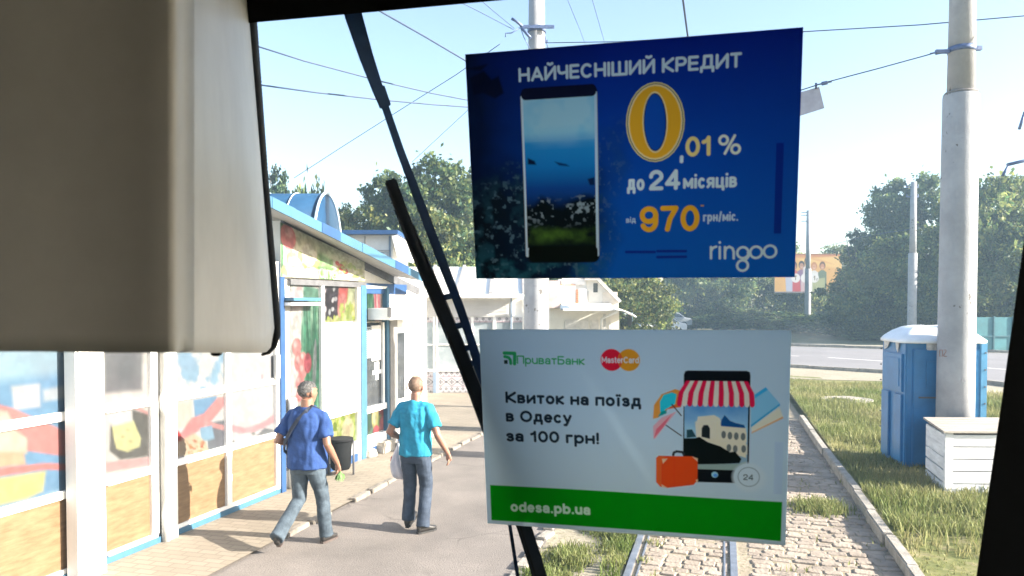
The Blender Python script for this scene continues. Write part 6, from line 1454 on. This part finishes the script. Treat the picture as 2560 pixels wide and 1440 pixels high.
# ================================================================== people
def remesh(mb, vox, it=4, disp=None):
    me = mb.mesh('tmp'); ob = bpy.data.objects.new('tmp', me); COL.objects.link(ob)
    md = ob.modifiers.new('r', 'REMESH'); md.mode = 'VOXEL'; md.voxel_size = vox
    ms = ob.modifiers.new('s', 'SMOOTH'); ms.factor = .5; ms.iterations = it
    dg = bpy.context.evaluated_depsgraph_get(); out = bpy.data.meshes.new_from_object(ob.evaluated_get(dg))
    bpy.data.objects.remove(ob); bpy.data.meshes.remove(me)
    if disp:
        nrm = [v.normal.copy() for v in out.vertices]
        for v, n in zip(out.vertices, nrm): v.co += n * disp(v.co)
    out.polygons.foreach_set('use_smooth', [True] * len(out.polygons)); out.update(); return out
def ell_ring(z, rx, ry, cx=0, cy=0, n=20, sq=.85):
    r = []
    for k in range(n):
        t = 2 * math.pi * k / n; r.append((cx + rx * math.copysign(abs(math.cos(t)) ** sq, math.cos(t)), cy + ry * math.copysign(abs(math.sin(t)) ** sq, math.sin(t)), z))
    return r
def hand(m, wr, dirn, fwd, curl, side):
    """palm, four bent fingers of unequal length and a thumb leaving the side of the palm"""
    d = Vector(dirn).normalized(); f = (Vector(fwd) - d * Vector(fwd).dot(d)).normalized(); q = d.cross(f) * side     # q: towards the little finger side
    wr = Vector(wr); pe = wr + d * .085
    m.tube([wr - d * .01, wr + d * .03, wr + d * .07, pe + d * .005], [(.024, .020), (.034, .019), (.038, .018), (.032, .014)], 12)
    for i, ln in enumerate((.068, .078, .072, .056)):
        b = pe + f * (.028 - .019 * i) * 1.0; c = q * 0
        inw = -q
        p1_ = b + (d * math.cos(curl) + inw * math.sin(curl)) * ln * .45; p2_ = p1_ + (d * math.cos(curl * 2) + inw * math.sin(curl * 2)) * ln * .32; p3_ = p2_ + (d * math.cos(curl * 2.8) + inw * math.sin(curl * 2.8)) * ln * .25
        m.tube([b - d * .012, b, p1_, p2_, p3_], [.0095, .0095, .009, .0082, .007], 8)
    t0 = wr + d * .025 + f * .026; t1_ = t0 + (f * .7 + d * .75).normalized() * .038; t2_ = t1_ + (d + f * .1 - q * .35).normalized() * .032
    m.tube([t0 - f * .008, t0, t1_, t2_], [.012, .012, .0105, .008], 8)
def person(px, py, head_deg, spec):
    g0 = gr(px, py); root = empty('person', g0, R(-head_deg), spec['label'], 'person'); k = spec.get('k', 1.0); wd = spec['wide']
    skin = M(spec['skin'][0], spec['skin'][1], .5, .08, 12, .05, 90)
    sh = {s_: Vector((.176 * wd * s_, 0, 1.42)) for s_ in (-1, 1)}
    hip = {s_: Vector((.088 * s_, 0, .90)) for s_ in (-1, 1)}
    m = MB()
    prof = [(.84, .15, .105, .0), (.93, .165, .115, 0), (1.03, .16, .11, 0), (1.16, .158, .108, .0), (1.29, .165, .106, -.005), (1.38, .160, .098, -.01), (1.445, .125, .075, -.010), (1.49, .066, .058, -.002), (1.53, .058, .058, .004), (1.60, .057, .060, .012)]
    m.rings([ell_ring(z, rx * wd, ry * (wd + spec.get('belly', 0)), 0, cy) for z, rx, ry, cy in prof])
    Hm = Matrix.Rotation(R(-spec['turn']), 4, 'Z'); hc = Vector((0, .02, 1.668)); H = lambda x, y, z: hc + (Hm @ Vector((x, y, z))) * 1.07
    def hball(c, r):
        t = MB(); t.ball((0, 0, 0), r, 18, 12); m.add([H(*(Vector(c) + Vector(v))) for v in t.v], t.f)
    hball((0, -.008, .022), (.076, .096, .090)); hball((0, .022, -.045), (.060, .066, .066)); hball((0, .05, -.085), (.032, .03, .025)); hball((0, .02, -.01), (.070, .078, .085))
    hball((0, .098, -.015), (.013, .018, .022)); hball((0, .092, .012), (.010, .012, .02)); hball((0, .08, .03), (.05, .018, .012)); hball((0, .086, -.052), (.024, .010, .006)); hball((0, .085, -.062), (.02, .010, .006))
    for s_ in (-1, 1): hball((.078 * s_, -.004, -.008), (.010, .020, .032)); hball((.086 * s_, -.012, .004), (.006, .014, .022))
    for s_ in (-1, 1):
        e, w_ = Vector(spec['elbow'][s_]), Vector(spec['wrist'][s_]); a_ = sh[s_]
        m.tube([a_ + Vector((-.05 * s_, 0, .0)), a_, a_.lerp(e, .35), a_.lerp(e, .75), e, e.lerp(w_, .25), e.lerp(w_, .65), w_], [.046, .048, .046, .044, .042, .043, .035, .027], 14)
        hand(m, w_, spec['hdir'][s_], spec['hfwd'][s_], spec['curl'][s_], s_)
        kn, an = Vector(spec['knee'][s_]), Vector(spec['ankle'][s_])
        m.tube([hip[s_] + Vector((0, 0, .03)), hip[s_], hip[s_].lerp(kn, .5), kn, kn.lerp(an, .35), an], [.075, .085, .07, .052, .05, .036], 12)
    b = link_mesh('body', remesh(m, .0065, 5), skin, root)
    dk_ = M('eye_dark', (.02, .015, .012), .2)
    for s_ in (-1, 1):
        t = MB(); t.ball(tuple(H(.031 * s_, .080, .012)), .010, 10, 7); t.build('eye', dk_, root)
    # hair, cut to a hairline
    hm = MB(); t = MB(); n_, m_ = 44, 28; t.ball((0, 0, 0), (1, 1, 1), n_, m_); hs_ = spec['hair']
    keep = []
    for f in t.f:
        c = sum((Vector(t.v[i]) for i in f), Vector()) / len(f)
        if (c.z > .28 - c.y * -.0 and c.y < .72) or (c.y < -.05 and c.z > -.62 - .35 * c.y * 0 and not (abs(c.x) > .8 and c.z < -.1)): keep.append(f)
    vs_ = []
    for v in t.v:
        v = Vector(v); nz__ = mnoise.noise(v * hs_[3] + Vector((px, 0, 0))) * hs_[2]
        taper = min(1.0, max(.0, (v.z + .62) * 2.0)); vs_.append(H(v.x * (.0765 + .006 * taper + nz__ * taper), -.008 + v.y * (.0965 + .007 * taper + nz__ * taper), .022 + v.z * (.090 + hs_[1] * taper + nz__ * taper)))
    hm.add(vs_, keep, 0, True); me = hm.mesh('hair'); link_mesh('hair', me, hs_[0], root)
    wr_ = lambda seed, amp, sx_, sz_: (lambda co: amp * .45 + amp * (mnoise.noise(Vector((co.x * sx_ + seed, co.y * sx_, co.z * sz_ + (co.x * 6)))) + .5 * mnoise.noise(Vector((co.x * sx_ * 2.3, co.y * sx_ * 2.3 + seed, co.z * sz_ * 2.6)))))
    # t-shirt
    m = MB(); hem = spec['hem']
    prof = [(hem, .196, .142, .0), (hem + .03, .194, .141, 0), (1.03, .186, .133, 0), (1.16, .180, .127, .0), (1.29, .184, .128, -.005), (1.38, .180, .118, -.01), (1.44, .150, .096, -.012), (1.48, .105, .077, -.008), (1.505, .074, .070, -.002), (1.515, .066, .066, -.0)]
    m.rings([ell_ring(z, rx * wd, ry * (wd + spec.get('belly', 0)), 0, cy) for z, rx, ry, cy in prof])
    for s_ in (-1, 1):
        a_, e = sh[s_], Vector(spec['elbow'][s_]); t_ = spec.get('sleeve', .72)
        m.tube([(0.03 * s_, -.005, 1.475), (.09 * s_, -.01, 1.452), a_ + Vector((-.02 * s_, 0, .0))], [.05, .056, .060], 14)
        m.tube([a_ + Vector((-.09 * s_, 0, .0)), a_ + Vector((-.02 * s_, 0, -.004)), a_.lerp(e, .3), a_.lerp(e, .55), a_.lerp(e, t_)], [.056, .066, .067, .068, .073], 16)
    link_mesh('t_shirt', remesh(m, .009, 4, wr_(px, .015, 9, 3.5)), spec['shirt'], root)
    # trousers
    m = MB(); m.rings([ell_ring(z, rx * wd, ry * wd, 0, cy) for z, rx, ry, cy in ((.80, .150, .112, 0), (.87, .172, .125, -.006), (.94, .168, .118, -.004), (1.02, .155, .108, 0))])
    for s_ in (-1, 1):
        kn, an = Vector(spec['knee'][s_]), Vector(spec['ankle'][s_]); h_ = hip[s_]; cu = an + (an - kn).normalized() * .03
        m.tube([h_ + Vector((0, 0, .06)), h_ + Vector((0, 0, -.04)), h_.lerp(kn, .5), kn, kn.lerp(an, .4), kn.lerp(an, .8), cu], [(.092 * wd, .112), (.095 * wd, .110), (.086, .092), (.072, .076), (.069, .075), (.070, .076), (.074, .082)], 16)
    link_mesh('jeans', remesh(m, .009, 3, wr_(px + 9, .007, 6, 9)), spec['jeans'], root)
    for s_ in (-1, 1):
        an = Vector(spec['ankle'][s_]); p_, yw = R(spec['foot'][s_][0]), R(spec['foot'][s_][1])
        Mx = Matrix.Rotation(-yw, 4, 'Z') @ Matrix.Rotation(-p_, 4, 'X'); T_ = lambda x, y, z: an + (Mx @ Vector((x, y, z)))
        m = MB(); rows = []
        for (y, rx, z0, z1) in ((-.078, .018, -.075, -.035), (-.07, .030, -.082, -.0), (-.03, .036, -.084, .03), (.03, .038, -.084, .02), (.08, .044, -.084, -.015), (.13, .046, -.083, -.035), (.165, .040, -.08, -.042), (.188, .022, -.075, -.052)):
            rows.append([T_(rx * math.cos(t), y, (z0 + z1) / 2 + (z1 - z0) / 2 * math.copysign(abs(math.sin(t)) ** .7, math.sin(t))) for t in np.linspace(0, 6.2832, 17)[:-1]])
        m.rings(rows); sh_o = m.build('shoe', spec['shoe'], root)
        m = MB(); rows = [[T_(x * 1.04, y, zz) for x, y in ((.020, -.082), (.036, -.05), (.040, .03), (.049, .12), (.036, .175), (0, .195), (-.036, .175), (-.049, .12), (-.040, .03), (-.036, -.05), (-.020, -.082))] for zz in (-.097, -.080)]
        m.rings(rows, 0, False); m.build('sole', spec['sole'], sh_o)
    root.scale = (k, k, k)
    return root
def cloth(name, col, var=.1): return M(name, col, .85, var, 9, .6, 14, spec=.15)
hairg = M('grey_black_hair', (.022, .021, .021), .6, .7, 60, .6, 120, col2=(.11, .105, .10)); hairb = M('short_fair_hair', (.095, .058, .036), .6, .3, 30, .4, 150, col2=(.20, .125, .082))
denim = M('faded_grey_denim', (.027, .041, .056), .85, .3, 7, .3, 200, col2=(.078, .108, .138)); denim2 = M('dark_blue_denim', (.016, .026, .046), .85, .3, 7, .3, 200, col2=(.042, .061, .095))
shoeb = M('black_leather', (.025, .022, .02), .5, .2, 20); soleb = M('brown_sole', (.075, .055, .048), .8, .2, 20); soled = M('dark_sole', (.03, .028, .027), .8, .2, 20)
pa = person(770, 1364, 14, dict(label='man in a royal blue t-shirt with a dark strap across his back and faded jeans', wide=1.10, belly=.12, turn=26, k=1.0, hem=.86,
    skin=('tanned_skin', (.235, .12, .078)), hair=(hairg, .007, .012, 13), shirt=cloth('royal_blue_jersey', (.028, .062, .185), .18), jeans=denim, shoe=shoeb, sole=soleb,
    elbow={-1: (-.29, -.12, 1.15), 1: (.275, -.07, 1.13)}, wrist={-1: (-.22, .11, 1.10), 1: (.32, .07, .90)}, hdir={-1: (.5, .8, .0), 1: (.06, .12, -1)}, hfwd={-1: (0, 0, 1), 1: (0, 1, 0)}, curl={-1: .5, 1: .75},
    knee={-1: (-.115, .02, .49), 1: (.11, .13, .50)}, ankle={-1: (-.15, -.36, .20), 1: (.125, .17, .10)}, foot={-1: (-52, -4), 1: (0, 8)}))
pb = person(1040, 1326, 17, dict(label='man in a turquoise t-shirt and dark jeans carrying a white plastic bag', wide=1.0, belly=.0, turn=2, k=1.0, hem=.885,
    skin=('ruddy_skin', (.28, .145, .10)), hair=(hairb, .004, .004, 7), shirt=cloth('turquoise_jersey', (.028, .235, .36), .18), jeans=denim2, shoe=shoeb, sole=soled,
    elbow={-1: (-.285, -.10, 1.15), 1: (.29, -.05, 1.14)}, wrist={-1: (-.235, .12, 1.04), 1: (.375, .06, .91)}, hdir={-1: (.1, .7, -.6), 1: (.12, .15, -1)}, hfwd={-1: (.3, .3, 1), 1: (0, 1, 0)}, curl={-1: .9, 1: .35},
    knee={-1: (-.10, .06, .50), 1: (.10, .07, .50)}, ankle={-1: (-.11, .03, .14), 1: (.115, -.06, .10)}, foot={-1: (-22, 0), 1: (0, 28)}))
# strap of the first man's shoulder bag, from the right shoulder to the left hip
m = MB(); P = [(.10, .065, 1.475), (.075, -.02, 1.515), (.045, -.085, 1.485), (-.02, -.135, 1.40), (-.10, -.155, 1.27), (-.17, -.135, 1.14), (-.205, -.09, 1.05), (-.215, -.0, 1.00)]
rows = []
for i, p in enumerate(P):
    p = Vector(p); q = Vector(P[min(i + 1, len(P) - 1)]) - Vector(P[max(i - 1, 0)]); q.normalize(); nn = Vector((p.x * .5, p.y, 0)).normalized() if i > 1 else Vector((0, -.3, 1)).normalized(); p = p + nn * .016; sd = q.cross(nn).normalized(); rows.append([p + sd * .02, p + sd * .02 + nn * .012, p - sd * .02 + nn * .012, p - sd * .02])
m.rings(rows, 0, False); m.build('bag_strap', M('strap_navy', (.010, .016, .035), .8, .2), pa)
# the white bag
bg = empty('plastic_bag', pb.location, pb.rotation_euler.z, 'thin white plastic carrier bag with a red mark hanging from a hand', 'bag')
rows = []; c0 = Vector((-.285, .15, 0))
for i, (z, r_) in enumerate(((1.00, .012), (.97, .022), (.90, .045), (.82, .075), (.74, .098), (.66, .108), (.60, .098), (.565, .06), (.555, .02))):
    ring_ = []
    for q in range(28):
        t = 2 * math.pi * q / 28; rr = 1.12 * r_ * (1 + (.16 * math.sin(5 * t + z * 9) + .09 * math.sin(11 * t - z * 17)) * (1.2 if z > .7 else .7)); ring_.append((c0.x + rr * .72 * math.cos(t) + (.02 if z < .7 else 0), c0.y + rr * 1.15 * math.sin(t), z + .01 * math.sin(3 * t)))
    rows.append(ring_)
m = MB(); m.rings(rows); bagm = M('bag_film', (.62, .62, .66), .35, .08, 9, .3, 30, transl=.35); m.build('film', bagm, bg)
m = MB(); 
for s_ in (-1, 1): m.tube([c0 + Vector((.012 * s_, .0, .985)), c0 + Vector((.014 * s_, .0, 1.03)), c0 + Vector((.002, .01, 1.065))], .006, 6)
m.build('handle', bagm, bg)
m = MB()
for (t0, z, w_) in ((3.3, .80, .030), (3.55, .775, .026), (3.0, .73, .02)):
    p = Vector((c0.x + .099 * .72 * math.cos(t0) - .012, c0.y + .1 * math.sin(t0), z)); m.ball(tuple(p), (.012, w_, .018), 8, 6)
m.build('red_mark', M('red_print', (.5, .05, .05), .5, .2), bg)
hb_ = empty('herb_bunch', pa.location, pa.rotation_euler.z, 'small bunch of green herbs held low in the first man\'s hand', 'herbs')
m = MB(); rr = random.Random(4)
for i in range(46):
    a_ = Vector((.335 + rr.uniform(-.01, .01), .10, .80)); d = Vector((rr.uniform(-.5, .5), rr.uniform(-.6, .7), -1)).normalized(); L_ = rr.uniform(.05, .11); e = a_ + d * L_; q = d.orthogonal().normalized() * rr.uniform(.008, .02)
    m.add([a_, e * .6 + a_ * .4 + q, e, e * .6 + a_ * .4 - q], [(0, 1, 2, 3)])
m.build('leaves', M('herb_green', (.10, .22, .05), .6, .3, 30), hb_)
m = MB(); m.tube([(.33, .09, .87), (.335, .10, .80)], .012, 8); m.build('stalk', M('herb_stalk', (.16, .28, .10), .6), hb_)

# ------------------------------------------------------------------ thin blue haze volume, added to imitate the windscreen's milky veil
hz = MB(); hz.hexa([(-70, -8, -1.2), (110, -8, -1.2), (110, 110, -1.2), (-70, 110, -1.2), (-70, -8, 17), (110, -8, 17), (110, 110, 17), (-70, 110, 17)])
hm_ = bpy.data.materials.new('haze'); hm_.use_nodes = True; n = hm_.node_tree.nodes; n.remove(n['Principled BSDF'])
pv = n.new('ShaderNodeVolumePrincipled'); pv.inputs['Color'].default_value = (.55, .80, 1, 1); pv.inputs['Density'].default_value = .0018
hm_.node_tree.links.new(pv.outputs[0], n['Material Output'].inputs['Volume'])
tag(hz.build('haze', hm_), 'thin pale haze volume added for the milky veil over the trees', kind='stuff')
